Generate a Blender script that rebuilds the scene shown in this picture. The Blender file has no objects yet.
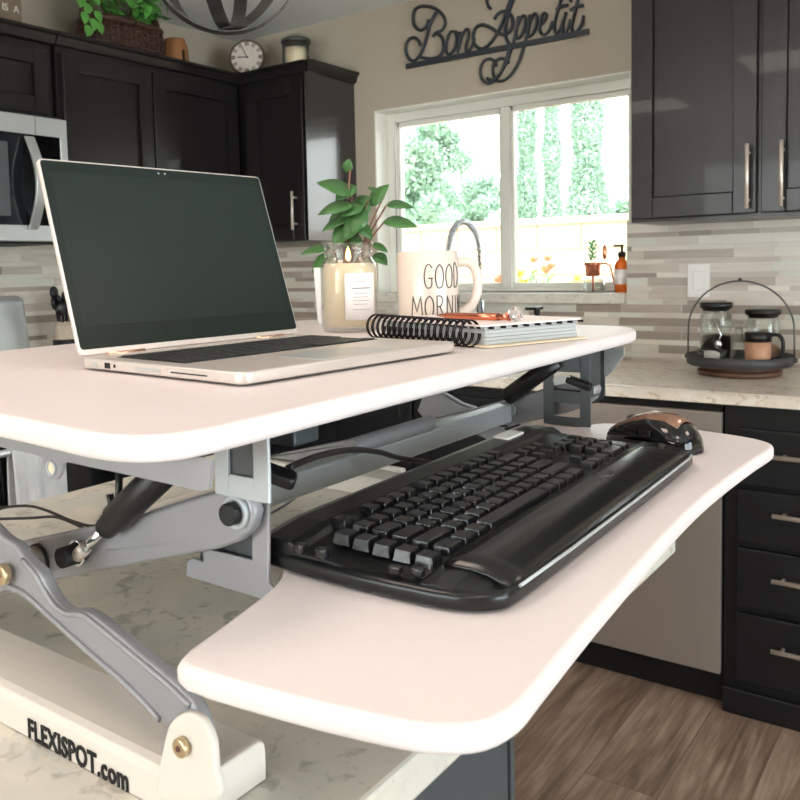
import bpy, bmesh, math, random
from mathutils import Vector, Matrix
random.seed(7)
PI = math.pi
scn = bpy.context.scene
C = scn.collection
# ------------------------------------------------------------------ camera
F_PX, CX, CY, CAMZ = 851.8, 348.0, 323.3, 1.282
yaw, pit, rol = 0.64806, -0.0669, -0.02389
Fw = Vector((-math.sin(yaw)*math.cos(pit), math.cos(yaw)*math.cos(pit), math.sin(pit)))
R0 = Fw.cross(Vector((0, 0, 1))).normalized(); U0 = R0.cross(Fw)
Rt = R0*math.cos(rol)+U0*math.sin(rol); Up = -R0*math.sin(rol)+U0*math.cos(rol)
cam = bpy.data.objects.new('camera', bpy.data.cameras.new('camera')); C.objects.link(cam)
m = Matrix((Rt, Up, -Fw)).transposed().to_4x4(); m.translation = (0, 0, CAMZ); cam.matrix_world = m
cam.data.sensor_width = 36; cam.data.lens = F_PX*36/800
cam.data.shift_x = (400-CX)/800; cam.data.shift_y = -(400-CY)/800
cam.data.clip_start = 0.02; cam.data.clip_end = 200
scn.camera = cam
cam.data.dof.use_dof = True; cam.data.dof.focus_distance = .95; cam.data.dof.aperture_fstop = 20

def P(x, y, ax, v):
    """point of the place seen at photo pixel (x, y) on the plane axis=v"""
    d = Fw + Rt*((x-CX)/F_PX) - Up*((y-CY)/F_PX)
    o = Vector((0, 0, CAMZ))
    return o + d*((v-o[ax])/d[ax])

# ------------------------------------------------------------------ materials
def lin(c):
    return tuple((v/12.92 if v <= .04045 else ((v+.055)/1.055)**2.4) for v in [q/255 for q in c])
MATS = {}
def mat(name, rgb, rough=.5, metal=0, var=0.0, vscale=40, bump=0, bscale=200, trans=0, ior=1.45, emit=None, es=0, stretch=(1, 1, 1), coat=0, sss=0, spec=.5):
    m = bpy.data.materials.new(name); m.use_nodes = True
    nt = m.node_tree; N = nt.nodes; L = nt.links; b = N['Principled BSDF']
    c = lin(rgb)
    b.inputs['Base Color'].default_value = (*c, 1)
    b.inputs['Roughness'].default_value = rough; b.inputs['Metallic'].default_value = metal
    b.inputs['Transmission Weight'].default_value = trans; b.inputs['IOR'].default_value = ior
    b.inputs['Coat Weight'].default_value = coat
    b.inputs['Specular IOR Level'].default_value = spec
    if sss:
        b.inputs['Subsurface Weight'].default_value = sss; b.inputs['Subsurface Radius'].default_value = (.02, .012, .008)
    if emit:
        b.inputs['Emission Color'].default_value = (*lin(emit), 1); b.inputs['Emission Strength'].default_value = es
    tc = N.new('ShaderNodeTexCoord'); mp = N.new('ShaderNodeMapping'); mp.inputs['Scale'].default_value = stretch
    L.new(tc.outputs['Object'], mp.inputs[0])
    nz = N.new('ShaderNodeTexNoise'); nz.inputs['Scale'].default_value = vscale; nz.inputs['Detail'].default_value = 4
    L.new(mp.outputs[0], nz.inputs['Vector'])
    mx = N.new('ShaderNodeMix'); mx.data_type = 'RGBA'
    v = max(var, .02)
    mx.inputs['A'].default_value = (*[q*(1-v) for q in c], 1); mx.inputs['B'].default_value = (*[min(1, q*(1+v)) for q in c], 1)
    L.new(nz.outputs['Fac'], mx.inputs['Factor']); L.new(mx.outputs['Result'], b.inputs['Base Color'])
    if bump:
        n2 = N.new('ShaderNodeTexNoise'); n2.inputs['Scale'].default_value = bscale; n2.inputs['Detail'].default_value = 3
        L.new(mp.outputs[0], n2.inputs['Vector'])
        bp = N.new('ShaderNodeBump'); bp.inputs['Strength'].default_value = bump; bp.inputs['Distance'].default_value = .002
        L.new(n2.outputs['Fac'], bp.inputs['Height']); L.new(bp.outputs[0], b.inputs['Normal'])
    MATS[name] = m
    return m
M = {}
M['wall'] = mat('wall_paint', (184, 172, 154), .9, bump=.15, bscale=120)
M['ceil'] = mat('ceiling_paint', (236, 236, 232), .9, bump=.2, bscale=90)
M['trimw'] = mat('white_trim', (232, 230, 220), .45)
M['vinyl'] = mat('vinyl_frame', (228, 226, 216), .4)
M['cab'] = mat('espresso_wood', (27, 24, 24), .32, var=.35, vscale=12, stretch=(6, 6, .6), bump=.1, bscale=60, coat=.14)
M['cabside'] = mat('espresso_veneer', (38, 36, 38), .24, var=.2, vscale=10, stretch=(5, 5, .6), coat=.4, spec=.9)
M['cabbase'] = mat('espresso_wood_base', (14, 15, 18), .45, var=.3, vscale=10, stretch=(6, 6, .6))
M['islcab'] = mat('island_panel', (74, 78, 80), .45, var=.1, vscale=6)
M['black'] = mat('black_plastic', (18, 18, 19), .38)
M['blackm'] = mat('matte_black', (16, 16, 18), .6)
M['blackgloss'] = mat('gloss_black', (10, 11, 13), .08, coat=.3)
M['toe'] = mat('toe_kick', (12, 12, 12), .6)
M['steel'] = mat('brushed_steel', (178, 172, 165), .3, 1, var=.06, vscale=30, stretch=(1, 1, 40))
M['steeld'] = mat('dishwasher_steel', (176, 166, 158), .34, .65, var=.06, vscale=20, stretch=(60, 1, .5))
M['steelw'] = mat('light_steel', (205, 208, 208), .35, .7, var=.05, vscale=25, stretch=(1, 30, 1))
M['nickel'] = mat('satin_nickel', (214, 202, 190), .38, .6)
M['chrome'] = mat('chrome', (220, 225, 228), .12, 1)
M['glass'] = mat('clear_glass', (250, 252, 252), .02, trans=1, ior=1.45)
M['glassthin'] = None
M['darkglass'] = mat('dark_glass', (26, 28, 32), .1, coat=.3)
M['laminate'] = mat('white_laminate', (222, 213, 211), .42, bump=.08, bscale=500)
M['lamedge'] = mat('white_edge_band', (232, 232, 236), .4)
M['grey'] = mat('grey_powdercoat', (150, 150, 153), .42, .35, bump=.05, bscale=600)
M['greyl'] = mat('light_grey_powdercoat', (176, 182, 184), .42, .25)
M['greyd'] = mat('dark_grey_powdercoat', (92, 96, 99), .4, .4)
M['basew'] = mat('white_powdercoat', (220, 212, 202), .42, bump=.05, bscale=500)
M['brass'] = mat('brass_bolt', (196, 176, 142), .28, .9)
M['silver'] = mat('laptop_aluminium', (222, 214, 208), .34, .55, bump=.02, bscale=900)
M['rosegold'] = mat('bevelled_edge', (240, 196, 170), .25, .8)
M['screen'] = mat('screen_glass', (38, 46, 43), .3, spec=.15)  # greenish reflection of the room is put into the base colour
M['key'] = mat('laptop_key', (44, 46, 47), .5)
M['kb'] = mat('keyboard_shell', (11, 14, 15), .3, coat=.1)
M['palm'] = mat('palm_rest', (18, 19, 19), .22, bump=.03, bscale=900)
M['kcap'] = mat('keycap', (26, 27, 29), .22, coat=.3)
M['wax'] = mat('cream_wax', (247, 226, 196), .5, sss=.35)
M['label'] = mat('label_paper', (240, 232, 228), .7)
M['ink'] = mat('label_ink', (150, 140, 138), .8)
M['mug'] = mat('mug_ceramic', (226, 210, 196), .22, coat=.3)
M['lettering'] = mat('mug_lettering', (70, 62, 60), .5)
M['pot'] = mat('white_pot', (236, 234, 232), .35)
M['soil'] = mat('soil', (52, 40, 32), .95, var=.5, vscale=80, bump=.6)
M['leaf'] = mat('peperomia_leaf', (66, 108, 56), .38, var=.35, vscale=25, coat=.2, spec=.4)
M['leafy'] = mat('ivy_leaf', (92, 156, 70), .45, var=.4, vscale=20)
M['stem'] = mat('plant_stem', (128, 88, 72), .6, var=.3)
M['paper'] = mat('page_paper', (178, 182, 182), .8, var=.14, vscale=14, stretch=(1, 1, 120))
M['cover'] = mat('planner_cover', (240, 226, 220), .5)
M['tabs'] = mat('kraft_card', (226, 208, 180), .7)
M['wire'] = mat('binding_wire', (34, 30, 32), .28, .7)
M['copper'] = mat('rose_copper', (226, 140, 112), .2, 1)
M['crystal'] = mat('crystal', (255, 250, 248), .02, trans=.85, ior=1.9)
M['wicker'] = mat('dark_wicker', (72, 46, 38), .6, var=.5, vscale=60, bump=.5, bscale=150)
M['wood'] = mat('warm_wood', (150, 98, 60), .5, var=.25, vscale=14, stretch=(1, 1, .2))
M['woodd'] = mat('walnut_wood', (98, 66, 50), .45, var=.3, vscale=14)
M['signbox'] = mat('weathered_sign', (120, 104, 88), .8, var=.2, vscale=20)
M['signtext'] = mat('sign_lettering', (226, 222, 214), .7)
M['clockface'] = mat('clock_face', (214, 200, 188), .6, var=.08, vscale=30)
M['clockrim'] = mat('clock_rim', (92, 70, 60), .5)
M['iron'] = mat('dark_iron', (58, 62, 68), .5, .3)
M['pewter'] = mat('pewter_metal', (92, 92, 90), .35, .8)
M['pewterl'] = mat('brushed_band_inside', (170, 158, 150), .35, .8)
M['bronze'] = mat('bronze_disc', (150, 92, 66), .4, .6)
M['shade'] = mat('frosted_shade', (226, 224, 220), .5, sss=.3)
M['canmetal'] = mat('tray_metal', (78, 78, 80), .5, .5, var=.15)
M['coffee'] = mat('coffee_beans', (44, 32, 28), .6, var=.4, vscale=120, bump=1, bscale=150)
M['latte'] = mat('speckled_ceramic', (188, 142, 112), .45, var=.2, vscale=60)
M['amber'] = mat('amber_soap', (224, 112, 36), .12, trans=.4)
M['succ'] = mat('succulent', (120, 190, 140), .5, var=.2)
M['concrete'] = mat('pale_pot', (226, 232, 226), .4)
M['plate'] = mat('switch_plate', (238, 234, 230), .35)
M['towel'] = mat('grey_towel', (206, 206, 206), .95, var=.12, vscale=30, bump=.4, bscale=500)
M['crock'] = mat('stoneware', (176, 160, 142), .5, var=.1)
M['gwall'] = mat('garden_block', (186, 160, 136), .9, bump=.3, bscale=30)
M['leaft'] = mat('cypress_leaf', (140, 168, 146), .7, var=.35, vscale=3)  # paled: glare over the garden is put into the leaf colour
M['leafb'] = mat('shrub_leaf', (150, 178, 154), .7, var=.35, vscale=4)  # washed-out glare is put into this pale green as well
M['bark'] = mat('bark', (150, 120, 96), .9, var=.3)
M['flower'] = mat('orange_petal', (236, 150, 116), .6)
M['flower2'] = mat('yellow_petal', (238, 200, 90), .6)
M['ground'] = mat('patio_ground', (214, 204, 190), .9, var=.1, vscale=2)
M['cable'] = mat('black_cable', (30, 27, 27), .45)
M['rubber'] = mat('rubber_ring', (24, 22, 22), .6)
M['tealbox'] = mat('slate_plastic', (48, 56, 60), .45)
M['whitelever'] = mat('silver_inset', (226, 228, 222), .25)

def stone(name, base, fleck, dark, scale=1.0):
    m = bpy.data.materials.new(name); m.use_nodes = True
    nt = m.node_tree; N = nt.nodes; L = nt.links; b = N['Principled BSDF']
    b.inputs['Roughness'].default_value = .2
    tc = N.new('ShaderNodeTexCoord')
    n0 = N.new('ShaderNodeTexNoise'); n0.inputs['Scale'].default_value = 9*scale; n0.inputs['Detail'].default_value = 6; n0.inputs['Distortion'].default_value = 1.2
    n1 = N.new('ShaderNodeTexNoise'); n1.inputs['Scale'].default_value = 34*scale; n1.inputs['Detail'].default_value = 5; n1.inputs['Distortion'].default_value = .6
    n2 = N.new('ShaderNodeTexVoronoi'); n2.inputs['Scale'].default_value = 70*scale; n2.inputs['Randomness'].default_value = 1
    for n in (n0, n1, n2): L.new(tc.outputs['Object'], n.inputs['Vector'])
    r0 = N.new('ShaderNodeValToRGB'); r0.color_ramp.elements[0].position = .38; r0.color_ramp.elements[1].position = .66
    r0.color_ramp.elements[0].color = (*lin(base), 1); r0.color_ramp.elements[1].color = (*lin(fleck), 1)
    L.new(n0.outputs['Fac'], r0.inputs['Fac'])
    r1 = N.new('ShaderNodeValToRGB'); r1.color_ramp.elements[0].position = .57; r1.color_ramp.elements[1].position = .68
    r1.color_ramp.elements[0].color = (0, 0, 0, 1); r1.color_ramp.elements[1].color = (.75, .75, .75, 1)
    L.new(n1.outputs['Fac'], r1.inputs['Fac'])
    mx = N.new('ShaderNodeMix'); mx.data_type = 'RGBA'; L.new(r1.outputs['Color'], mx.inputs['Factor'])
    L.new(r0.outputs['Color'], mx.inputs['A']); mx.inputs['B'].default_value = (*lin(dark), 1)
    r2 = N.new('ShaderNodeValToRGB'); r2.color_ramp.elements[0].position = .1; r2.color_ramp.elements[1].position = .2
    r2.color_ramp.elements[0].color = (.35, .35, .35, 1); r2.color_ramp.elements[1].color = (0, 0, 0, 1)
    L.new(n2.outputs['Distance'], r2.inputs['Fac'])
    mx2 = N.new('ShaderNodeMix'); mx2.data_type = 'RGBA'; L.new(r2.outputs['Color'], mx2.inputs['Factor'])
    L.new(mx.outputs['Result'], mx2.inputs['A']); mx2.inputs['B'].default_value = (*lin(dark), 1)
    L.new(mx2.outputs['Result'], b.inputs['Base Color'])
    return m
M['quartz'] = stone('island_quartz', (206, 204, 194), (222, 214, 198), (166, 162, 152), 1.25)
M['counter'] = stone('counter_stone', (226, 214, 198), (238, 230, 218), (198, 174, 144), 1.3)
M['sill'] = stone('sill_stone', (206, 198, 186), (220, 214, 202), (170, 160, 146), 1.5)

def floor_mat():
    m = bpy.data.materials.new('floor_planks'); m.use_nodes = True
    nt = m.node_tree; N = nt.nodes; L = nt.links; b = N['Principled BSDF']; b.inputs['Roughness'].default_value = .42
    tc = N.new('ShaderNodeTexCoord')
    mp = N.new('ShaderNodeMapping'); mp.inputs['Rotation'].default_value = (0, 0, PI/2); mp.inputs['Location'].default_value = (.31, .07, 0)
    L.new(tc.outputs['Object'], mp.inputs[0])
    br = N.new('ShaderNodeTexBrick'); br.offset = .37; br.inputs['Scale'].default_value = 1
    br.inputs['Brick Width'].default_value = 1.22; br.inputs['Row Height'].default_value = .18; br.inputs['Mortar Size'].default_value = .0012
    br.inputs['Color1'].default_value = (0, 0, 0, 1); br.inputs['Color2'].default_value = (1, 1, 1, 1); br.inputs['Mortar'].default_value = (.0, .0, .0, 1)
    br.inputs['Bias'].default_value = 0
    L.new(mp.outputs[0], br.inputs['Vector'])
    # grain, offset per plank
    ad = N.new('ShaderNodeVectorMath'); ad.operation = 'MULTIPLY_ADD'
    L.new(br.outputs['Color'], ad.inputs[0]); ad.inputs[1].default_value = (7, 5, 0); L.new(mp.outputs[0], ad.inputs[2])
    m2 = N.new('ShaderNodeMapping'); m2.inputs['Scale'].default_value = (1.6, 26, 1); L.new(ad.outputs[0], m2.inputs[0])
    n1 = N.new('ShaderNodeTexNoise'); n1.inputs['Scale'].default_value = 1.5; n1.inputs['Detail'].default_value = 8; n1.inputs['Distortion'].default_value = 1.0; n1.inputs['Roughness'].default_value = .65
    L.new(m2.outputs[0], n1.inputs['Vector'])
    m3 = N.new('ShaderNodeMapping'); m3.inputs['Scale'].default_value = (.8, 4.5, 1); L.new(ad.outputs[0], m3.inputs[0])
    n2 = N.new('ShaderNodeTexNoise'); n2.inputs['Scale'].default_value = 1.7; n2.inputs['Detail'].default_value = 3; n2.inputs['Distortion'].default_value = 2
    L.new(m3.outputs[0], n2.inputs['Vector'])
    r = N.new('ShaderNodeValToRGB'); r.color_ramp.elements[0].position = .38; r.color_ramp.elements[1].position = .62
    r.color_ramp.elements[0].color = (*lin((110, 90, 76)), 1); r.color_ramp.elements[1].color = (*lin((178, 156, 138)), 1)
    e = r.color_ramp.elements.new(.5); e.color = (*lin((146, 122, 104)), 1)
    s = N.new('ShaderNodeMath'); s.operation = 'MULTIPLY_ADD'; s.inputs[1].default_value = .45
    L.new(n2.outputs['Fac'], s.inputs[0])
    s2 = N.new('ShaderNodeMath'); s2.operation = 'MULTIPLY_ADD'; s2.inputs[1].default_value = .55; s2.inputs[2].default_value = 0
    L.new(n1.outputs['Fac'], s2.inputs[0]); L.new(s2.outputs[0], s.inputs[2]); L.new(s.outputs[0], r.inputs['Fac'])
    hs = N.new('ShaderNodeMix'); hs.data_type = 'RGBA'; hs.blend_type = 'MULTIPLY'; hs.inputs['Factor'].default_value = 1
    r3 = N.new('ShaderNodeValToRGB'); r3.color_ramp.elements[0].color = (.86, .85, .84, 1); r3.color_ramp.elements[1].color = (1, 1, 1, 1)
    L.new(br.outputs['Color'], r3.inputs['Fac']); L.new(r.outputs['Color'], hs.inputs['A']); L.new(r3.outputs['Color'], hs.inputs['B'])
    mm = N.new('ShaderNodeMix'); mm.data_type = 'RGBA'; L.new(br.outputs['Fac'], mm.inputs['Factor']); L.new(hs.outputs['Result'], mm.inputs['A'])
    mm.inputs['B'].default_value = (*lin((104, 84, 70)), 1)
    L.new(mm.outputs['Result'], b.inputs['Base Color'])
    return m
M['floor'] = floor_mat()

def tile_mat(name, horiz):
    """linear mosaic: alternating tall and short rows of random stone and glass strips"""
    m = bpy.data.materials.new(name); m.use_nodes = True
    nt = m.node_tree; N = nt.nodes; L = nt.links; b = N['Principled BSDF']; b.inputs['Roughness'].default_value = .3
    def math_(op, a, bb=None, c=None):
        n = N.new('ShaderNodeMath'); n.operation = op
        for i, v in enumerate((a, bb, c)):
            if v is None: continue
            if isinstance(v, (int, float)): n.inputs[i].default_value = v
            else: L.new(v, n.inputs[i])
        return n.outputs[0]
    tc = N.new('ShaderNodeTexCoord'); sp = N.new('ShaderNodeSeparateXYZ'); L.new(tc.outputs['Object'], sp.inputs[0])
    u = sp.outputs['X' if horiz == 'x' else 'Y']; z = sp.outputs['Z']
    per = .048
    t = math_('DIVIDE', math_('ADD', z, 10), per); fl = math_('FLOOR', t); fr = math_('FRACT', t)
    lo = math_('MULTIPLY', fr, .5/.64); hi = math_('ADD', math_('MULTIPLY', math_('SUBTRACT', fr, .64), .5/.36), .5)
    sel = math_('GREATER_THAN', fr, .64)
    rf = math_('ADD', math_('MULTIPLY', sel, hi), math_('MULTIPLY', math_('SUBTRACT', 1, sel), lo))
    v = math_('MULTIPLY', math_('ADD', fl, rf), 2)
    row = math_('FLOOR', v)
    wn = N.new('ShaderNodeTexWhiteNoise'); wn.noise_dimensions = '1D'; L.new(row, wn.inputs['W'])
    # per-row shift and width
    w = math_('ADD', .13, math_('MULTIPLY', wn.outputs['Value'], .16))
    uu = math_('ADD', math_('DIVIDE', math_('ADD', u, 20), w), math_('MULTIPLY', wn.outputs['Value'], 7.3))
    # uneven strip lengths along one row
    uu = math_('ADD', uu, math_('MULTIPLY', math_('SINE', math_('MULTIPLY', uu, 2.1)), .33))
    col = math_('FLOOR', uu)
    cb = N.new('ShaderNodeCombineXYZ'); L.new(col, cb.inputs[0]); L.new(row, cb.inputs[1])
    w2 = N.new('ShaderNodeTexWhiteNoise'); w2.noise_dimensions = '2D'; L.new(cb.outputs[0], w2.inputs['Vector'])
    r = N.new('ShaderNodeValToRGB'); r.color_ramp.interpolation = 'CONSTANT'
    cols = [(0, (150, 136, 124)), (.17, (206, 196, 184)), (.36, (190, 178, 166)), (.5, (214, 206, 194)), (.66, (172, 158, 146)), (.75, (204, 202, 190)), (.88, (220, 212, 200))]
    r.color_ramp.elements[0].position = 0; r.color_ramp.elements[0].color = (*lin(cols[0][1]), 1)
    r.color_ramp.elements[1].position = cols[1][0]; r.color_ramp.elements[1].color = (*lin(cols[1][1]), 1)
    for p, c in cols[2:]:
        e = r.color_ramp.elements.new(p); e.color = (*lin(c), 1)
    L.new(w2.outputs['Value'], r.inputs['Fac'])
    nz = N.new('ShaderNodeTexNoise'); nz.inputs['Scale'].default_value = 8; nz.inputs['Detail'].default_value = 5
    mp = N.new('ShaderNodeMapping'); mp.inputs['Scale'].default_value = (1, 1, 8); L.new(tc.outputs['Object'], mp.inputs[0]); L.new(mp.outputs[0], nz.inputs['Vector'])
    mx = N.new('ShaderNodeMix'); mx.data_type = 'RGBA'; mx.blend_type = 'OVERLAY'; mx.inputs['Factor'].default_value = .25
    L.new(r.outputs['Color'], mx.inputs['A']); L.new(nz.outputs['Fac'], mx.inputs['B'])
    # joints
    fv = math_('FRACT', v); fu = math_('FRACT', uu)
    j = math_('MAXIMUM', math_('LESS_THAN', fv, .05), math_('LESS_THAN', fu, .012))
    m3 = N.new('ShaderNodeMix'); m3.data_type = 'RGBA'; L.new(j, m3.inputs['Factor']); L.new(mx.outputs['Result'], m3.inputs['A']); m3.inputs['B'].default_value = (*lin((196, 188, 176)), 1)
    L.new(m3.outputs['Result'], b.inputs['Base Color'])
    return m
M['tilex'] = tile_mat('mosaic_tile_x', 'x'); M['tiley'] = tile_mat('mosaic_tile_y', 'y')

def pane_mat():
    m = bpy.data.materials.new('window_pane'); m.use_nodes = True
    nt = m.node_tree; N = nt.nodes; L = nt.links; N.remove(N['Principled BSDF'])
    t = N.new('ShaderNodeBsdfTransparent'); t.inputs[0].default_value = (.97, 1, .98, 1); g = N.new('ShaderNodeBsdfGlossy'); g.inputs['Roughness'].default_value = .02
    fr = N.new('ShaderNodeFresnel'); fr.inputs[0].default_value = 1.3; mx = N.new('ShaderNodeMixShader')
    L.new(fr.outputs[0], mx.inputs[0]); L.new(t.outputs[0], mx.inputs[1]); L.new(g.outputs[0], mx.inputs[2]); L.new(mx.outputs[0], N['Material Output'].inputs[0])
    return m
M['pane'] = pane_mat()
def thinglass():
    m = bpy.data.materials.new('thin_glass'); m.use_nodes = True
    nt = m.node_tree; N = nt.nodes; L = nt.links; N.remove(N['Principled BSDF'])
    t = N.new('ShaderNodeBsdfTransparent'); t.inputs[0].default_value = (.95, .965, .95, 1); g = N.new('ShaderNodeBsdfGlossy'); g.inputs['Roughness'].default_value = .04
    fr = N.new('ShaderNodeLayerWeight'); fr.inputs[0].default_value = .22; mx = N.new('ShaderNodeMixShader')
    L.new(fr.outputs['Facing'], mx.inputs[0]); L.new(t.outputs[0], mx.inputs[1]); L.new(g.outputs[0], mx.inputs[2]); L.new(mx.outputs[0], N['Material Output'].inputs[0])
    return m
M['glassthin'] = thinglass(); M['glass'] = M['glassthin']

# ------------------------------------------------------------------ mesh helpers
class MB:
    def __init__(s): s.bm = bmesh.new()
    def verts_(s, vs, T=None):
        if T is not None: vs = [T @ Vector(v) for v in vs]
        return [s.bm.verts.new(v) for v in vs]
    def face(s, vs, smooth=False):
        try: f = s.bm.faces.new(vs); f.smooth = smooth; return f
        except ValueError: return None
    def box(s, a, b, T=None):
        x0, y0, z0 = a; x1, y1, z1 = b
        if x0 > x1: x0, x1 = x1, x0
        if y0 > y1: y0, y1 = y1, y0
        if z0 > z1: z0, z1 = z1, z0
        v = s.verts_([(x0, y0, z0), (x1, y0, z0), (x1, y1, z0), (x0, y1, z0), (x0, y0, z1), (x1, y0, z1), (x1, y1, z1), (x0, y1, z1)], T)
        for q in ((3, 2, 1, 0), (4, 5, 6, 7), (0, 1, 5, 4), (1, 2, 6, 5), (2, 3, 7, 6), (3, 0, 4, 7)): s.face([v[i] for i in q])
        return s
    def loft(s, rings, caps=True, smooth=True, closed=True, T=None):
        R = [s.verts_(r, T) for r in rings]; n = len(R[0])
        for a, b in zip(R, R[1:]):
            for i in range(n if closed else n-1):
                j = (i+1) % n; s.face([a[i], a[j], b[j], b[i]], smooth)
        if caps: s.face(R[0][::-1]); s.face(R[-1])
        return s
    def prism(s, pts, z0, z1, bev=0, T=None, holes=None):
        """polygon in XY (ccw), extruded z0..z1, edge rounded by bev"""
        if bev:
            def off(d):
                n = len(pts); o = []
                for i in range(n):
                    p = Vector(pts[i-1]); q = Vector(pts[i]); r = Vector(pts[(i+1) % n])
                    e1 = (q-p); e2 = (r-q)
                    if e1.length < 1e-9 or e2.length < 1e-9: o.append(q); continue
                    e1.normalize(); e2.normalize()
                    n1 = Vector((-e1.y, e1.x)); n2 = Vector((-e2.y, e2.x)); nn = (n1+n2)
                    if nn.length < 1e-6: nn = n1
                    nn.normalize(); k = d/max(.4, nn.dot(n1)); o.append(q+nn*k)
                return o
            rings = []
            st = [0, 22, 45, 67, 90]
            for a in st:
                d = bev*(1-math.sin(math.radians(a))); h = bev*(1-math.cos(math.radians(a)))
                rings.append([(p.x, p.y, z0+h) for p in off(d)])
            for a in st[::-1]:
                d = bev*(1-math.sin(math.radians(a))); h = bev*(1-math.cos(math.radians(a)))
                rings.append([(p.x, p.y, z1-h) for p in off(d)])
            return s.loft(rings, T=T)
        return s.loft([[(p[0], p[1], z0) for p in pts], [(p[0], p[1], z1) for p in pts]], smooth=False, T=T)
    def tube(s, pts, r, n=8, caps=True, T=None, flat=None):
        pts = [Vector(p) for p in pts]
        if T is not None: pts = [T @ p for p in pts]
        rs = r if isinstance(r, (list, tuple)) else [r]*len(pts)
        rings = []; up = None
        for i, p in enumerate(pts):
            t = (pts[min(i+1, len(pts)-1)]-pts[max(i-1, 0)])
            if t.length < 1e-9: t = Vector((0, 0, 1))
            t.normalize()
            if up is None:
                up = t.orthogonal().normalized()
            up = (up - t*up.dot(t))
            if up.length < 1e-6: up = t.orthogonal()
            up.normalize(); sd = t.cross(up)
            rings.append([p+(up*math.cos(2*PI*k/n)+sd*math.sin(2*PI*k/n))*rs[i] for k in range(n)])
        return s.loft(rings, caps)
    def cyl(s, p, q, r, n=20, r2=None):
        p = Vector(p); q = Vector(q)
        return s.tube([p, q], [r, r if r2 is None else r2], n)
    def lathe(s, prof, n=32, c=(0, 0, 0), T=None, caps=True):
        rings = [[(c[0]+r*math.cos(2*PI*k/n), c[1]+r*math.sin(2*PI*k/n), c[2]+z) for k in range(n)] for r, z in prof]
        return s.loft(rings, caps, T=T)
    def sphere(s, c, r, n=14, m_=10, sc=(1, 1, 1), T=None):
        prof = [(max(1e-4, math.sin(PI*i/m_)), -math.cos(PI*i/m_)) for i in range(m_+1)]
        rings = [[(c[0]+r*sc[0]*a*math.cos(2*PI*k/n), c[1]+r*sc[1]*a*math.sin(2*PI*k/n), c[2]+r*sc[2]*z) for k in range(n)] for a, z in prof]
        return s.loft(rings, T=T)
    def leaf(s, base, d, nrm, L, W, curl=.25, n=5, fold=.15):
        """a pointed leaf blade: base point, direction, upward normal"""
        d = Vector(d).normalized(); nrm = Vector(nrm); nrm = (nrm-d*nrm.dot(d)).normalized(); sd = d.cross(nrm)
        rows = []
        for i in range(n+1):
            t = i/n; w = W*math.sin(PI*min(1, t**.8*.98+.02))**.8*.5 if 0 < i < n else W*.02
            c = Vector(base)+d*(L*t)-nrm*(curl*L*t*t)
            rows.append([s.bm.verts.new(c-sd*w+nrm*w*fold), s.bm.verts.new(c), s.bm.verts.new(c+sd*w+nrm*w*fold)])
        for a, b in zip(rows, rows[1:]):
            s.face([a[0], a[1], b[1], b[0]], True); s.face([a[1], a[2], b[2], b[1]], True)
        return s

def mkobj(name, mb, m, parent=None, bevel=0, org=None, mats=None, solid=0):
    me = bpy.data.meshes.new(name)
    bmesh.ops.remove_doubles(mb.bm, verts=mb.bm.verts, dist=1e-6)
    bmesh.ops.recalc_face_normals(mb.bm, faces=mb.bm.faces)
    loc = Vector((0, 0, 0))
    if parent is None:
        # origin at the middle of the base
        xs = [v.co for v in mb.bm.verts]
        loc = Vector((sum(v.x for v in xs)/len(xs), sum(v.y for v in xs)/len(xs), min(v.z for v in xs))) if org is None else Vector(org)
        bmesh.ops.translate(mb.bm, verts=mb.bm.verts, vec=-loc)
    mb.bm.to_mesh(me); mb.bm.free()
    o = bpy.data.objects.new(name, me); C.objects.link(o); o.location = loc
    me.materials.append(m)
    if parent is not None:
        o.parent = parent
    if solid:
        q = o.modifiers.new('solid', 'SOLIDIFY'); q.thickness = solid; q.offset = 0
    if bevel:
        q = o.modifiers.new('bevel', 'BEVEL'); q.width = bevel; q.segments = 2; q.limit_method = 'ANGLE'; q.angle_limit = .6
        q.harden_normals = False
    return o
def wpart(name, mb, m, parent, **k):
    """part whose mesh was written in world coordinates"""
    top = parent
    M4 = Matrix.Identity(4); ch = []
    while top is not None: ch.append(top); top = top.parent
    for o in reversed(ch): M4 = M4 @ Matrix.LocRotScale(o.location, o.rotation_euler, o.scale)
    inv = M4.inverted()
    bmesh.ops.transform(mb.bm, matrix=inv, verts=mb.bm.verts)
    return mkobj(name, mb, m, parent, **k)
def thing(name, label, cat, loc, rot=0, group=None):
    o = bpy.data.objects.new(name, None); C.objects.link(o); o.location = loc; o.rotation_euler = (0, 0, rot)
    o.empty_display_size = .05
    return tag(o, label, cat, group)
def tag(o, label, cat, group=None):
    o['label'] = label; o['category'] = cat
    if group: o['group'] = group
    return o
def grp(o, g):
    o['group'] = g; return o
def struct(name, mb, m, **k):
    o = mkobj(name, mb, m, org=(0, 0, 0), **k); o['kind'] = 'structure'; return o
def rrect(w, h, r, cx=0, cy=0, n=6):
    out = []
    for (sx, sy, a0) in ((1, -1, -90), (1, 1, 0), (-1, 1, 90), (-1, -1, 180)):
        for i in range(n+1):
            a = math.radians(a0+90*i/n); out.append((cx+sx*(w/2-r)+r*math.cos(a), cy+sy*(h/2-r)+r*math.sin(a)))
    return out
def smooth_closed(pts, k=6):
    n = len(pts); out = []
    for i in range(n):
        p0, p1, p2, p3 = [Vector(pts[(i+j-1) % n]) for j in range(4)]
        for s in range(k):
            t = s/k
            out.append(.5*((2*p1)+(p2-p0)*t+(2*p0-5*p1+4*p2-p3)*t*t+(3*p1-p0-3*p2+p3)*t**3))
    return out
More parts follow.
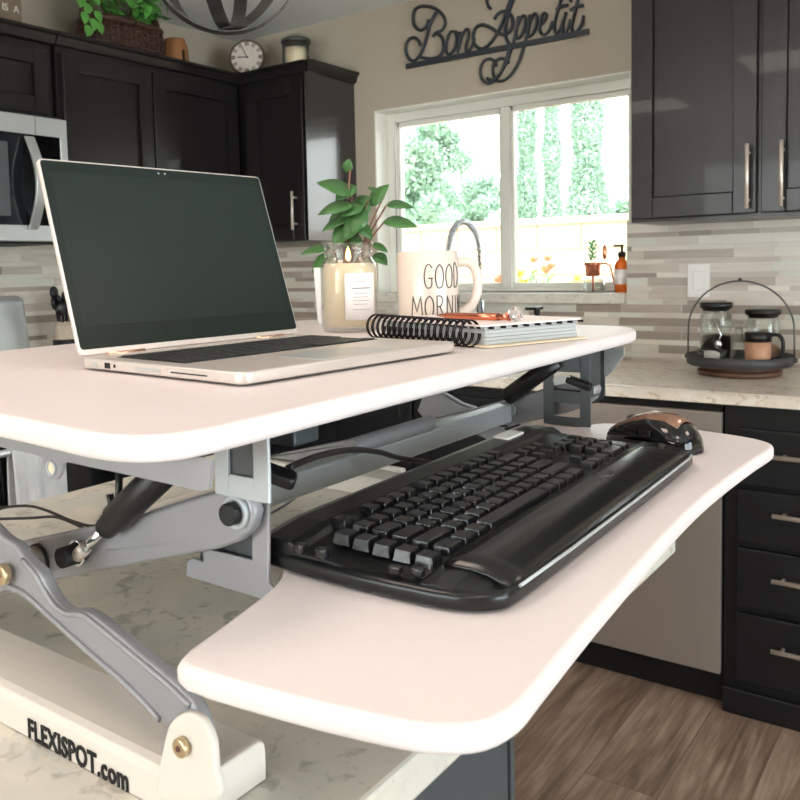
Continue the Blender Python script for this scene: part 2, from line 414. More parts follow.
def smooth_open(pts, k=6):
    pts = [Vector(p) for p in pts]; n = len(pts); out = []
    for i in range(n-1):
        p0 = pts[max(i-1, 0)]; p1 = pts[i]; p2 = pts[i+1]; p3 = pts[min(i+2, n-1)]
        for s in range(k):
            t = s/k
            out.append(.5*((2*p1)+(p2-p0)*t+(2*p0-5*p1+4*p2-p3)*t*t+(3*p1-p0-3*p2+p3)*t**3))
    out.append(pts[-1]); return out
def text_mb(s, size, depth, align='LEFT', res=3, off=0):
    cu = bpy.data.curves.new('t', 'FONT'); cu.body = s; cu.size = size; cu.extrude = depth; cu.align_x = align; cu.resolution_u = res; cu.offset = off; cu.space_character = 1.0+off*110
    o = bpy.data.objects.new('t', cu); C.objects.link(o)
    dg = bpy.context.evaluated_depsgraph_get(); me = bpy.data.meshes.new_from_object(o.evaluated_get(dg))
    mb = MB(); mb.bm.from_mesh(me)
    C.objects.unlink(o); bpy.data.objects.remove(o); bpy.data.curves.remove(cu); bpy.data.meshes.remove(me)
    return mb

# ------------------------------------------------------------------ room shell
XL, YW, ZC, XR, YN = -2.98, 3.10, 2.39, 3.2, -2.6
WX0, WX1, WZ0, WZ1 = -2.175, -1.050, 1.16, 1.957
struct('floor', MB().box((XL-.1, YN-.1, -.1), (XR+.1, YW+.1, 0)), M['floor'])
struct('ceiling', MB().box((XL-.1, YN-.1, ZC), (XR+.1, YW+.22, ZC+.1)), M['ceil'])
struct('wall_left', MB().box((XL-.1, YN-.1, 0), (XL, YW+.22, ZC)), M['wall'])
wb = MB(); T = .22
wb.box((XL, YW, 0), (WX0, YW+T, ZC)); wb.box((WX1, YW, 0), (XR+.1, YW+T, ZC))
wb.box((WX0, YW, 0), (WX1, YW+T, WZ0-.005)); wb.box((WX0, YW, WZ1), (WX1, YW+T, ZC))
struct('wall_back', wb, M['wall'])
# right wall with a sliding patio door opening, near wall closed
wr = MB(); wr.box((XR, YN-.1, 0), (XR+.15, -1.0, ZC)); wr.box((XR, 1.9, 0), (XR+.15, YW, ZC)); wr.box((XR, -1.0, 2.1), (XR+.15, 1.9, ZC))
struct('wall_right', wr, M['wall'])
wn_ = MB(); wn_.box((XL, YN-.1, 0), (-2.15, YN, ZC)); wn_.box((.35, YN-.1, 0), (XR, YN, ZC)); wn_.box((-2.15, YN-.1, 0), (.35, YN, .55)); wn_.box((-2.15, YN-.1, 2.15), (.35, YN, ZC))
struct('wall_near', wn_, M['wall'])
w2f = MB(); w2f.box((-2.15, YN-.08, .55), (-2.1, YN-.02, 2.15)); w2f.box((.3, YN-.08, .55), (.35, YN-.02, 2.15)); w2f.box((-2.1, YN-.08, .55), (.3, YN-.02, .6)); w2f.box((-2.1, YN-.08, 2.1), (.3, YN-.02, 2.15)); w2f.box((-.93, YN-.08, .6), (-.87, YN-.02, 2.1))
w2_ = struct('window_2', w2f, M['vinyl']); mkobj('pane', MB().box((-2.1, YN-.055, .6), (.3, YN-.05, 2.1)), M['pane'], w2_)
pd = MB()
for y0, y1 in ((-1.0, -.93), (.41, .49), (1.83, 1.9)): pd.box((XR+.03, y0, 0), (XR+.11, y1, 2.1))
pd.box((XR+.03, -1, 2.03), (XR+.11, 1.9, 2.1)); pd.box((XR+.03, -1, .0), (XR+.11, 1.9, .06))
dr = struct('door_1', pd, M['vinyl'])
gp = MB(); gp.box((XR+.06, -.95, .05), (XR+.066, 1.85, 2.05)); mkobj('door_pane', gp, M['pane'], dr)
# drywall return around the window, frame, mullion, panes
ret = MB(); e = .006
ret.box((WX0, YW-.001, WZ0), (WX0+e, YW+T, WZ1)); ret.box((WX1-e, YW-.001, WZ0), (WX1, YW+T, WZ1)); ret.box((WX0, YW-.001, WZ1-e), (WX1, YW+T, WZ1))
struct('trim_1', ret, M['trimw'])
yf = YW+.09
wf = MB(); fw = .045
wf.box((WX0+e, yf, WZ0+.0015), (WX0+fw, yf+.07, WZ1-e)); wf.box((WX1-.03, yf, WZ0+.0015), (WX1-e, yf+.07, WZ1-e))
wf.box((WX0+fw, yf, WZ1-fw), (WX1-.03, yf+.07, WZ1-e)); wf.box((WX0+fw, yf, WZ0+.0015), (WX1-.03, yf+.07, WZ0+.02))
w1 = struct('window_1', wf, M['vinyl'], bevel=.003)
mu = MB(); mu.box((-1.612, yf-.004, WZ0+.02), (-1.570, yf+.05, WZ1-fw)); mkobj('mullion', mu, M['vinyl'], w1, bevel=.003)
sa = MB()
for x0, x1, yy in ((WX0+fw, -1.617, yf+.02), (-1.570, WX1-.03, yf+.006)):
    sa.box((x0, yy, WZ0+.03), (x0+.012, yy+.03, WZ1-fw)); sa.box((x1-.012, yy, WZ0+.03), (x1, yy+.03, WZ1-fw))
    sa.box((x0, yy, WZ0+.02), (x1, yy+.03, WZ0+.038)); sa.box((x0, yy, WZ1-fw-.02), (x1, yy+.03, WZ1-fw))
mkobj('sash', sa, M['vinyl'], w1, bevel=.002)
for x0, x1 in ((WX0+fw, -1.612), (-1.570, WX1-.03)):
    pn = MB(); pn.box((x0, yf+.03, WZ0+.03), (x1, yf+.034, WZ1-fw)); mkobj('pane', pn, M['pane'], w1)
sl = MB(); sl.box((WX0-.12, YW-.035, WZ0-.038), (WX1-.012, YW-.001, WZ0)); sl.box((WX0+e, YW-.002, WZ0-.004), (WX1-e, yf, WZ0+.001))
struct('trim_2', sl, M['sill'], bevel=.003)
# backsplash
bs = MB(); bs.box((XL+.008, YW-.008, .914), (WX0-.12, YW-.0005, 1.394)); bs.box((WX0-.12, YW-.008, .914), (WX1-.012, YW-.0005, WZ0-.038)); bs.box((WX1-.012, YW-.008, .914), (1.2, YW-.0005, 1.42))
struct('trim_3', bs, M['tilex'])
struct('trim_4', MB().box((XL+.0005, -.6, .914), (XL+.008, YW-.008, 1.42)), M['tiley'])

# ------------------------------------------------------------------ cabinets
def bar_handle(par, c, axis, L, out, r=.006, m=None):
    """bar pull centred at c along axis, standing off along out"""
    c = Vector(c); a = Vector(axis); o = Vector(out); mb = MB()
    mb.cyl(c-a*L/2+o*.03, c+a*L/2+o*.03, r, 12)
    for s in (-1, 1): mb.cyl(c+a*(L/2-.025)*s, c+a*(L/2-.025)*s+o*.03, r*.8, 8)
    return wpart('handle', mb, m or M['nickel'], par)
def shaker(par, name, o, u, n, W, H_, m, rail=.062, t=.02):
    """shaker door: o = lower left corner on the face, u = width direction, n = outward normal"""
    o = Vector(o); u = Vector(u); n = Vector(n); k = Vector((0, 0, 1))
    T_ = Matrix((u, k, n)).transposed().to_4x4(); T_.translation = o
    mb = MB()
    mb.box((0, 0, 0), (rail, H_, t), T_); mb.box((W-rail, 0, 0), (W, H_, t), T_)
    mb.box((rail, 0, 0), (W-rail, rail, t), T_); mb.box((rail, H_-rail, 0), (W-rail, H_, t), T_)
    mb.box((rail, rail, 0), (W-rail, H_-rail, t-.012), T_)
    return wpart(name, mb, m, par, bevel=.0025)
def crown(par, pts, z0, z1, m, out=.03):
    """sloping crown moulding along a list of (x, y, nx, ny)"""
    mb = MB()
    rings = []
    for (x, y, nx, ny) in pts:
        prof = [(0, z0), (.012, z0+.004), (.014, z0+.012), (out*.7, z1-.016), (out, z1-.01), (out, z1), (-.02, z1), (-.02, z0)]
        rings.append([(x+nx*d, y+ny*d, z) for d, z in prof])
    mb.loft(rings, smooth=False)
    return wpart('crown_moulding', mb, m, par)
ZB, ZT = 1.394, 2.10
FXL = -2.675   # face of left wall cabinets
# left double cabinet (doors 1.86-2.27, 2.27-2.75)
cb = thing('wall_cabinet', 'dark espresso wall cabinet with two shaker doors, right of the microwave', 'cabinet', (-2.83, 2.3, ZB))
wpart('body', MB().box((XL+.001, 1.845, ZB), (FXL, 2.765, ZT)), M['cab'], cb)
shaker(cb, 'door', (FXL, 1.862, ZB+.006), (0, 1, 0), (1, 0, 0), .405, ZT-ZB-.04, M['cab'])
shaker(cb, 'door', (FXL, 2.274, ZB+.006), (0, 1, 0), (1, 0, 0), .47, ZT-ZB-.04, M['cab'])
crown(cb, [(FXL, 1.845, 1, 0), (FXL, 2.765, 1, 0)], ZT-.012, 2.135, M['cab'])
# over-microwave cabinet
cm = thing('wall_cabinet', 'short dark espresso cabinet directly above the microwave', 'cabinet', (-2.83, 1.4, 1.84))
FXM = -2.69
wpart('body', MB().box((XL+.001, 1.04, 1.835), (FXM, 1.838, ZT)), M['cab'], cm)
shaker(cm, 'door', (FXM, 1.46, 1.842), (0, 1, 0), (1, 0, 0), .35, ZT-1.842-.034, M['cab'], rail=.055)
shaker(cm, 'door', (FXM, 1.08, 1.842), (0, 1, 0), (1, 0, 0), .37, ZT-1.842-.034, M['cab'], rail=.055)
crown(cm, [(FXL-.003, 1.04, 1, 0), (FXL-.003, 1.842, 1, 0)], ZT-.012, 2.135, M['cab'])
# corner cabinet on the window wall
FY = 2.775; RX = -2.28
cc = thing('wall_cabinet', 'near-black corner cabinet with one door and glossy side, left of the window', 'cabinet', (-2.6, 2.93, ZB))
wpart('body', MB().box((XL+.001, FY, ZB), (RX-.004, YW-.001, ZT)), M['cab'], cc)
wpart('side_panel', MB().box((RX-.004, FY-.02, ZB), (RX, YW-.001, ZT-.01)), M['cabside'], cc, bevel=.001)
shaker(cc, 'door', (-2.62, FY, ZB+.006), (1, 0, 0), (0, -1, 0), .322, ZT-ZB-.04, M['cab'])
bar_handle(cc.children[-1], (-2.342, FY-.02, 1.52), (0, 0, 1), .16, (0, -1, 0))
crown(cc, [(-2.66, FY, 0, -1), (RX, FY, 0, -1)], ZT-.012, 2.135, M['cab'])
cr = MB(); z0, z1, out = ZT-.012, 2.135, .03
prof = [(0, z0), (.012, z0+.004), (.014, z0+.012), (out*.7, z1-.016), (out, z1-.01), (out, z1), (-.02, z1), (-.02, z0)]
cr.loft([[(RX+d, FY-max(d, 0), z) for d, z in prof], [(RX+d, YW-.001, z) for d, z in prof]], smooth=False)
wpart('crown_moulding', cr, M['cab'], cc)
# right wall cabinet: doors -.927..-.567, -.555..
cr_ = thing('wall_cabinet', 'dark espresso wall cabinet with two tall doors above the tiered tray', 'cabinet', (-.5, 2.95, 1.40))
wpart('body', MB().box((-.942, 2.79, 1.40), (-.14, YW-.001, 2.36)), M['cab'], cr_)
d1 = shaker(cr_, 'door', (-.936, 2.79, 1.412), (1, 0, 0), (0, -1, 0), .371, .93, M['cab'], rail=.066)
bar_handle(d1, (-.585, 2.77, 1.52), (0, 0, 1), .19, (0, -1, 0))
d2 = shaker(cr_, 'door', (-.552, 2.79, 1.412), (1, 0, 0), (0, -1, 0), .39, .93, M['cab'], rail=.066)
bar_handle(d2, (P(781, 170, 1, 2.74).x, 2.77, 1.52), (0, 0, 1), .19, (0, -1, 0))

# ------------------------------------------------------------------ base run, window wall
CY0 = 2.463
ct = MB(); ct.box((XL+.001, CY0, .879), (-2.0, YW-.009, .914)); ct.box((-2.0, CY0, .879), (-1.25, 2.58, .914)); ct.box((-2.0, 2.93, .879), (-1.25, YW-.009, .914)); ct.box((-1.25, CY0, .879), (1.2, YW-.009, .914))
tag(mkobj('countertop', ct, M['counter'], bevel=.004), 'beige speckled stone countertop running under the window to the tiered tray', 'countertop')
sk = MB(); sk.box((-1.99, 2.59, .70), (-1.26, 2.92, .705)); sk.box((-1.995, 2.585, .70), (-1.99, 2.925, .8785)); sk.box((-1.26, 2.585, .70), (-1.255, 2.925, .8785)); sk.box((-1.99, 2.585, .70), (-1.26, 2.59, .8785)); sk.box((-1.99, 2.92, .70), (-1.26, 2.925, .8785))
sk.cyl((-1.62, 2.75, .0), (-1.62, 2.75, .70), .03, 12)
tag(mkobj('sink', sk, M['steel']), 'steel undermount sink set in the counter below the window', 'sink')
dw = thing('dishwasher', 'stainless steel dishwasher built in left of the black drawers', 'dishwasher', (-.9, 2.5, 0))
wpart('body', MB().box((-1.2, 2.50, .09), (-.592, 3.05, .872)), M['toe'], dw)
wpart('door', MB().box((-1.195, 2.478, .107), (-.59, 2.50, .853)), M['steeld'], dw, bevel=.002)
wpart('toe_kick', MB().box((-1.2, 2.54, .001), (-.592, 2.56, .09)), M['toe'], dw)
sb = thing('base_cabinet', 'dark sink base cabinet left of the dishwasher', 'cabinet', (-1.6, 2.7, 0))
wpart('body', MB().box((-2.34, 2.50, .10), (-1.203, 2.56, .868)), M['cabbase'], sb)
wpart('toe_kick', MB().box((-2.34, 2.56, .001), (-1.203, 2.58, .1)), M['toe'], sb)
shaker(sb, 'door', (-1.6, 2.50, .12), (1, 0, 0), (0, -1, 0), .39, .72, M['cabbase'])
shaker(sb, 'door', (-2.0, 2.50, .12), (1, 0, 0), (0, -1, 0), .39, .72, M['cabbase'])
dc = thing('drawer_cabinet', 'black drawer base cabinet with four slim bar pulls, right of the dishwasher', 'cabinet', (-.3, 2.7, 0))
wpart('body', MB().box((-.585, 2.50, .06), (.03, 3.05, .872)), M['cabbase'], dc)
wpart('base_moulding', MB().box((-.585, 2.482, .0), (.03, 2.50, .075)), M['cabbase'], dc, bevel=.006)
zs = []
for a, b_ in ((430, 505), (505, 585), (585, 700)): pass
def zdr(y): return P(737, y, 1, 2.48).z
rows = [(418, 424), (428, 484), (489, 541), (547, 605), (612, 680)]
for i, (a, b_) in enumerate(rows[1:]):
    zt, zb = P(737, a, 1, 2.48).z, P(737, b_, 1, 2.48).z
    mb = MB(); mb.box((-.548, 2.48, zb), (.0, 2.50, zt)); dwr = wpart('drawer', mb, M['cabbase'], dc, bevel=.003)
    hy = [459.5, 519, 585, 656][i]
    hp = P(790, hy, 1, 2.45)
    bar_handle(dwr, (P(772, 519, 1, 2.45).x+.13, 2.48, hp.z), (1, 0, 0), .26, (0, -1, 0), .0065)

# ------------------------------------------------------------------ left run
lc = MB(); lc.box((XL+.009, 1.842, .879), (-2.34, CY0-.002, .914)); lc.box((XL+.009, -.6, .879), (-2.34, 1.058, .914))
tag(mkobj('countertop', lc, M['counter'], bevel=.004), 'beige stone countertop on the left wall beside the range, holding the crock', 'countertop')
lb = thing('base_cabinet', 'dark base cabinet between the range and the corner', 'cabinet', (-2.6, 2.1, 0))
wpart('body', MB().box((XL+.009, 1.842, .09), (-2.37, 2.49, .876)), M['cabbase'], lb)
wpart('toe_kick', MB().box((-2.45, 1.842, .001), (-2.43, 2.49, .09)), M['toe'], lb)
shaker(lb, 'door', (-2.37, 1.86, .12), (0, 1, 0), (1, 0, 0), .55, .7, M['cabbase'])
rg = thing('range', 'black and stainless kitchen range under the microwave', 'range', (-2.65, 1.45, 0))
wpart('body', MB().box((XL+.009, 1.064, .02), (-2.36, 1.836, .905)), M['blackm'], rg)
wpart('cooktop', MB().box((XL+.09, 1.064, .905), (-2.33, 1.836, .918)), M['blackgloss'], rg, bevel=.003)
wpart('oven_door', MB().box((-2.36, 1.07, .2), (-2.325, 1.83, .78)), M['blackgloss'], rg, bevel=.004)
bar_handle(rg.children[-1], (-2.325, 1.45, .76), (0, 1, 0), .66, (1, 0, 0), .011, M['steelw'])
wpart('control_strip', MB().box((-2.36, 1.07, .79), (-2.335, 1.83, .9)), M['steelw'], rg, bevel=.004)
cnp = MB(); xx = XL+.01
cnp.loft([[(xx, 1.066, .955), (xx+.085, 1.066, .955), (xx+.05, 1.066, 1.19), (xx, 1.066, 1.205)], [(xx, 1.834, .955), (xx+.085, 1.834, .955), (xx+.05, 1.834, 1.19), (xx, 1.834, 1.205)]], smooth=False)
wpart('back_console', cnp, M['steelw'], rg, bevel=.012)
wpart('console_foot', MB().box((xx, 1.08, .905), (xx+.075, 1.82, .957)), M['blackm'], rg)
# towel over the oven handle
tw = MB(); cols = 24; rings = []
ty0, ty1 = 1.365, 1.54
def tpx(i): return ty0+(ty1-ty0)*i/cols
prof = [(-2.318, .50), (-2.313, .60), (-2.309, .70), (-2.305, .765), (-2.294, .779), (-2.277, .765), (-2.273, .70), (-2.27, .58), (-2.266, .44)]
for i in range(cols+1):
    t = i/cols; w = .006*math.sin(t*19)+.003*math.sin(t*43)
    rings.append([(x+(w*(max(0, .76-z)/.3) if k > 4 else 0), tpx(i)+.012*(1-t)*(max(0, .76-z)), z) for k, (x, z) in enumerate(prof)])
tw.loft(rings, caps=False, closed=False)
tag(mkobj('dish_towel', tw, M['towel'], solid=.004), 'pale grey dish towel draped over the oven door handle', 'towel')
# microwave
mw = thing('microwave', 'stainless over-range microwave with a curved handle', 'microwave', (-2.8, 1.45, 1.38))
wpart('body', MB().box((XL+.009, 1.07, 1.385), (-2.64, 1.826, 1.83)), M['blackm'], mw)
fp = MB()
X0, X1 = -2.64, -2.6
fp.box((X0, 1.07, 1.752), (X1, 1.828, 1.815)); fp.box((X0, 1.07, 1.392), (X1, 1.828, 1.445))
fp.box((X0, 1.80, 1.445), (X1, 1.828, 1.752)); fp.box((X0, 1.07, 1.445), (X1, 1.095, 1.752))
wpart('front_panel', fp, M['steelw'], mw, bevel=.002)
wpart('vent_seam', MB().box((X1-.001, 1.703, 1.752), (X1+.001, 1.7045, 1.815)), M['pewter'], mw)
wpart('door_glass', MB().box((X0, 1.095, 1.445), (X1-.006, 1.66, 1.752)), M['darkglass'], mw)
wpart('door_window', MB().box((X1-.006, 1.12, 1.475), (X1-.002, 1.60, 1.72)), M['greyd'], mw, bevel=.002)
wpart('control_panel', MB().box((X0, 1.66, 1.445), (X1-.004, 1.80, 1.752)), M['blackgloss'], mw)
hd = MB(); rr = []
for i in range(15):
    t = i/14; z = 1.432+(1.742-1.432)*t; xo = X1+.004+.055*math.sin(PI*t)
    ww = .017
    rr.append([(xo, 1.672-ww, z), (xo+.012, 1.672-ww, z), (xo+.012, 1.672+ww, z), (xo, 1.672+ww, z)])
hd.loft(rr, smooth=False); wpart('handle', hd, M['steelw'], mw, bevel=.002)

# utensil crock
ck = thing('utensil_crock', 'stoneware crock packed with black utensils beside the range console', 'crock', (-2.80, 1.925, .915))
mb = MB(); mb.lathe([(.04, 0), (.045, .004), (.046, .10), (.047, .13), (.044, .16), (.036, .185), (.032, .185), (.034, .16), (.036, .02)], 24, caps=True); mkobj('crock', mb, M['crock'], ck)
mb = MB(); mb.lathe([(.047, -.0), (.05, .003), (.05, .115), (.047, .118)], 24); mkobj('base_band', mb, M['black'], ck)
for k, (a, ln, hr) in enumerate(((0, .30, .022), (1.2, .28, .026), (2.4, .31, .02), (3.4, .29, .024), (4.4, .33, .018), (5.4, .27, .022))):
    mb = MB(); dx, dy = .022*math.cos(a), .022*math.sin(a)
    mb.tube([(dx*.5, dy*.5, .03), (dx*1.6, dy*1.6, ln-.06)], .006, 8); mb.sphere((dx*1.75, dy*1.75, ln-.035), hr, sc=(.5, 1, 1.3)); mkobj('utensil', mb, M['black'], ck)

# ------------------------------------------------------------------ island
IX0, IX1, IY0, IY1 = -1.235, -.338, -.9, 1.18
tag(mkobj('island_countertop', MB().box((IX0, IY0, .879), (IX1, IY1, .914)), M['quartz'], bevel=.004), 'pale speckled quartz island top carrying the standing desk', 'countertop')
ib = thing('kitchen_island', 'dark grey island cabinet beneath the quartz top', 'island', (-.85, .3, 0))
PX = P(515, 745, 1, IY1-.03).x
wpart('body', MB().box((IX0+.03, IY0+.03, .001), (PX-.003, IY1-.05, .878)), M['islcab'], ib)
wpart('end_post', MB().box((PX-.06, IY1-.05+.005, .001), (PX, IY1-.03, .878)), M['islcab'], ib, bevel=.002)
wpart('back_panel', MB().box((PX-.003, IY0+.03, .001), (PX, IY1-.068, .878)), M['islcab'], ib)

# ------------------------------------------------------------------ cabinet-top decor
ZK = 2.1
# sign box
sg = thing('sign_box', 'small brown wooden sign with pale letters, at the left end of the cabinet top', 'sign', (-2.76, 1.66, ZK+.001))
mkobj('board', MB().box((-.03, -.2, 0), (.03, .098, .17)), M['signbox'], sg, bevel=.003)
tm = text_mb('IS  A', .034, .001); bmesh.ops.transform(tm.bm, matrix=Matrix.Translation((.031, .022, .088)) @ Matrix(((0, 0, 1, 0), (1, 0, 0, 0), (0, 1, 0, 0), (0, 0, 0, 1))), verts=tm.bm.verts)
mkobj('lettering', tm, M['signtext'], sg)
mb = MB(); mb.tube(smooth_open([(.031, -.09, .10), (.031, -.05, .115), (.031, -.03, .085), (.031, -.05, .06), (.031, -.08, .07)], 5), .005, 6); mkobj('swash', mb, M['signtext'], sg)
# basket with ivy
BX, BY = -2.79, 2.235
bk = thing('wicker_basket', 'dark wicker basket on top of the left cabinets, holding the ivy', 'basket', (BX, BY, ZK+.001))
mb = MB(); n = 28
def sq(a, rx, ry): 
    c, s_ = math.cos(a), math.sin(a); q = (abs(c)**4+abs(s_)**4)**-.25
    return rx*q*c, ry*q*s_
def bas(rx, ry, z): return [(*sq(2*PI*k/n, rx, ry), z) for k in range(n)]
mb.loft([bas(.07, .145, 0), bas(.082, .165, .05), bas(.085, .17, .10), bas(.08, .16, .15), bas(.072, .155, .15), bas(.07, .145, .06)])
mkobj('body', mb, M['wicker'], bk)
mb = MB()
for k in range(40):
    a = 2*PI*k/40; pts = [(*sq(a, rx+.004, ry+.004), z) for rx, ry, z in ((.07, .145, 0), (.083, .165, .05), (.087, .17, .10), (.08, .16, .148))]
    mb.tube(pts, .0055, 5)
mkobj('stakes', mb, M['wicker'], bk)
for z, rx, ry, r_ in ((.03, .082, .162, .006), (.06, .088, .172, .006), (.09, .09, .175, .006), (.12, .088, .170, .006), (.152, .083, .165, .013)):
    mb = MB(); mb.tube([(*sq(2*PI*k/36, rx, ry), z+.003*math.sin(k*2.5)) for k in range(37)], r_, 6); mkobj('weave_band' if z < .15 else 'rim', mb, M['wicker'], bk)
for s_ in (-1, 1):
    mb = MB(); mb.tube([(.035*math.cos(a), s_*(.155+.012*math.sin(a)), .155+.055*math.sin(a)) for a in [PI*i/10 for i in range(11)]], .010, 6); mkobj('handle', mb, M['wicker'], bk)
iv = thing('ivy_plant', 'leafy green trailing plant growing out of the wicker basket', 'plant', (BX, BY, ZK+.08))
mb = MB(); mb.lathe([(.001, 0), (.06, 0), (.06, .05), (.001, .055)], 14); mkobj('soil', mb, M['soil'], iv)
lf = MB(); sm = MB()
for k in range(26):
    a = random.uniform(0, 2*PI); ln = random.uniform(.12, .27); ry = random.uniform(.6, 1.6)
    pts = []
    for i in range(6):
        t = i/5; pts.append((.05*math.cos(a)*(.4+1.5*t), .13*math.sin(a)*(.4+ry*t), .05+ln*math.sin(t*2.2)*.85))
    sm.tube(pts, .0016, 4)
    for i in range(1, 6):
        for q in range(3):
            p = Vector(pts[i])+Vector((random.uniform(-.015, .03), random.uniform(-.03, .03), random.uniform(-.02, .03)))
            lf.leaf(p, (random.uniform(-.3, 1), random.uniform(-1, 1), random.uniform(-.9, .5)), (random.uniform(.2, 1), 0, 1), random.uniform(.035, .06), random.uniform(.026, .042), .3, 4)
for (yy, zs_) in ((-.235, (.10, .045, .0)), (-.19, (.12, .06, .02)), (-.21, (.08, .03))):   # strands over the rim
    for z in zs_:
        lf.leaf((.09, yy+random.uniform(-.015, .015), z+.02), (.3, random.uniform(-.6, .6), -.8), (1, 0, .3), .05, .04, .2, 4)
    sm.tube([(.06, yy*.7, .13), (.085, yy, .10), (.09, yy, zs_[-1])], .0015, 4)
mkobj('foliage', lf, M['leafy'], iv); mkobj('stems', sm, M['stem'], iv)
# wooden barrel jar
wj = thing('wooden_jar', 'small tan wooden barrel jar right of the wicker basket', 'jar', (-2.79, 2.515, ZK+.001))
mb = MB(); mb.lathe([(.048, 0), (.056, .03), (.058, .06), (.054, .10), (.048, .115), (.044, .122), (.044, .128), (.001, .13)], 24); mkobj('body', mb, M['wood'], wj)
mb = MB(); mb.box((.05, -.012, .05), (.062, -.003, .085)); mkobj('slot', mb, M['blackm'], wj)
mb = MB(); mb.lathe([(.0575, .018), (.0595, .022), (.0595, .028), (.0575, .032)], 24); mkobj('hoop', mb, M['woodd'], wj)
wj.scale = (1, 1, 1.22)
# clock
ck_c = P(247, 57.5, 1, 2.86); ccx = Vector((ck_c.x, ck_c.y, 2.101)); fd = Vector((.55, -.83, .12)).normalized()
ckk = thing('clock', 'small round clock with roman numerals in the cabinet-top corner', 'clock', ccx)
up_ = Vector((0, 0, 1)); up_ = (up_-fd*up_.dot(fd)).normalized(); sd_ = up_.cross(fd)
R_ = .0795; cen = Vector((0, 0, ck_c.z-2.101)); 0
TT = Matrix((sd_, up_, fd)).transposed().to_4x4(); TT.translation = cen
mb = MB(); mb.lathe([(.001, -.012), (R_, -.012), (R_+.004, 0), (R_, .008), (R_-.006, .008), (R_-.008, .003), (.001, .003)], 40, T=TT); mkobj('rim', mb, M['clockrim'], ckk)
mb = MB(); mb.lathe([(.001, .0035), (R_-.007, .0035), (R_-.008, .004), (.001, .0045)], 40, T=TT); mkobj('dial', mb, M['clockface'], ckk)
for k in range(12):
    a = 2*PI*k/12; Tn = TT @ Matrix.Rotation(-a, 4, 'Z'); mb = MB()
    for j in ((-.004, .004) if k % 3 else (-.006, 0, .006)): mb.box((j-.0016, R_*.66, .004), (j+.0016, R_*.66+.018, .006), Tn)
    mkobj('numeral', mb, M['blackm'], ckk)
for a, ln, nm in ((math.radians(-90), .042, 'hour_hand'), (math.radians(-25), .058, 'minute_hand')):
    Tn = TT @ Matrix.Rotation(-a, 4, 'Z'); mb = MB(); mb.box((-.002, -.008, .006), (.002, ln, .008), Tn); mkobj(nm, mb, M['blackm'], ckk)
# lantern with candle
ln = thing('candle_lantern', 'round glass candle lantern on top of the corner cabinet', 'lantern', (-2.47, 2.93, ZK+.001))
mkobj('base_ring', MB().lathe([(.05, 0), (.068, .0), (.068, .022), (.05, .022)], 28), M['pewter'], ln)
mkobj('glass', MB().lathe([(.058, .022), (.06, .022), (.06, .17), (.058, .17)], 28), M['glass'], ln)
mkobj('top_ring', MB().lathe([(.05, .165), (.066, .165), (.066, .18), (.05, .18)], 28), M['pewter'], ln)
mkobj('dome', MB().lathe([(.052, .18), (.05, .19), (.03, .203), (.012, .208), (.001, .209)], 24), M['glass'], ln)
for s_ in range(3):
    a = s_*2.1+.1; mkobj('strut', MB().box((.062*math.cos(a)-.003, .062*math.sin(a)-.003, .02), (.062*math.cos(a)+.003, .062*math.sin(a)+.003, .17)), M['pewter'], ln)
cdl = mkobj('pillar_candle', MB().lathe([(.001, 0), (.045, 0), (.045, .12), (.001, .118)], 24, (-2.47, 2.93, ZK+.024)), M['wax']); tag(cdl, 'cream pillar candle inside the round glass lantern', 'candle')

# ------------------------------------------------------------------ ceiling light
LX, LY, LZ = -1.66, 1.68, 2.105
cl = thing('ceiling_light', 'orb ceiling light of crossing grey metal bands around a pale shade', 'lamp', (LX, LY, 1.915))
Rr = .205
mkobj('canopy', MB().lathe([(.001, ZC-1.915-.001), (.07, ZC-1.915-.001), (.07, ZC-1.915-.02), (.02, ZC-1.915-.03), (.012, .36), (.001, .36)], 24), M['bronze'], cl)
mkobj('top_disc', MB().lathe([(.001, .36), (.15, .36), (.15, .33), (.001, .33)], 36), M['bronze'], cl)
mkobj('shade', MB().lathe([(.13, .33), (.13, .20), (.11, .17), (.07, .155), (.001, .15)], 36), M['shade'], cl)
mkobj('finial', MB().lathe([(.001, .004), (.007, .006), (.009, .014), (.005, .024), (.001, .024)], 14), M['pewter'], cl)
for a in (.88, .13, 2.1):
    mb = MB(); ro = []; 
    dx, dy = math.cos(a), math.sin(a); nx, ny = -dy, dx
    k2 = {.88: 1, .13: .97, 2.1: .94}[a]
    for i in range(49):
        t = 2*PI*i/48; r1 = Rr*k2; c_, s_ = math.cos(t), math.sin(t)
        ring = []
        for dr_, w_ in ((0, -.019), (0, .019), (-.003, .019), (-.003, -.019)):
            rr_ = r1+dr_; ring.append((dx*rr_*c_+nx*w_, dy*rr_*c_+ny*w_, .205+rr_*s_))
        ro.append(ring)
    mb.loft(ro, caps=False, smooth=False)
    mkobj('band', mb, M['pewter'], cl)

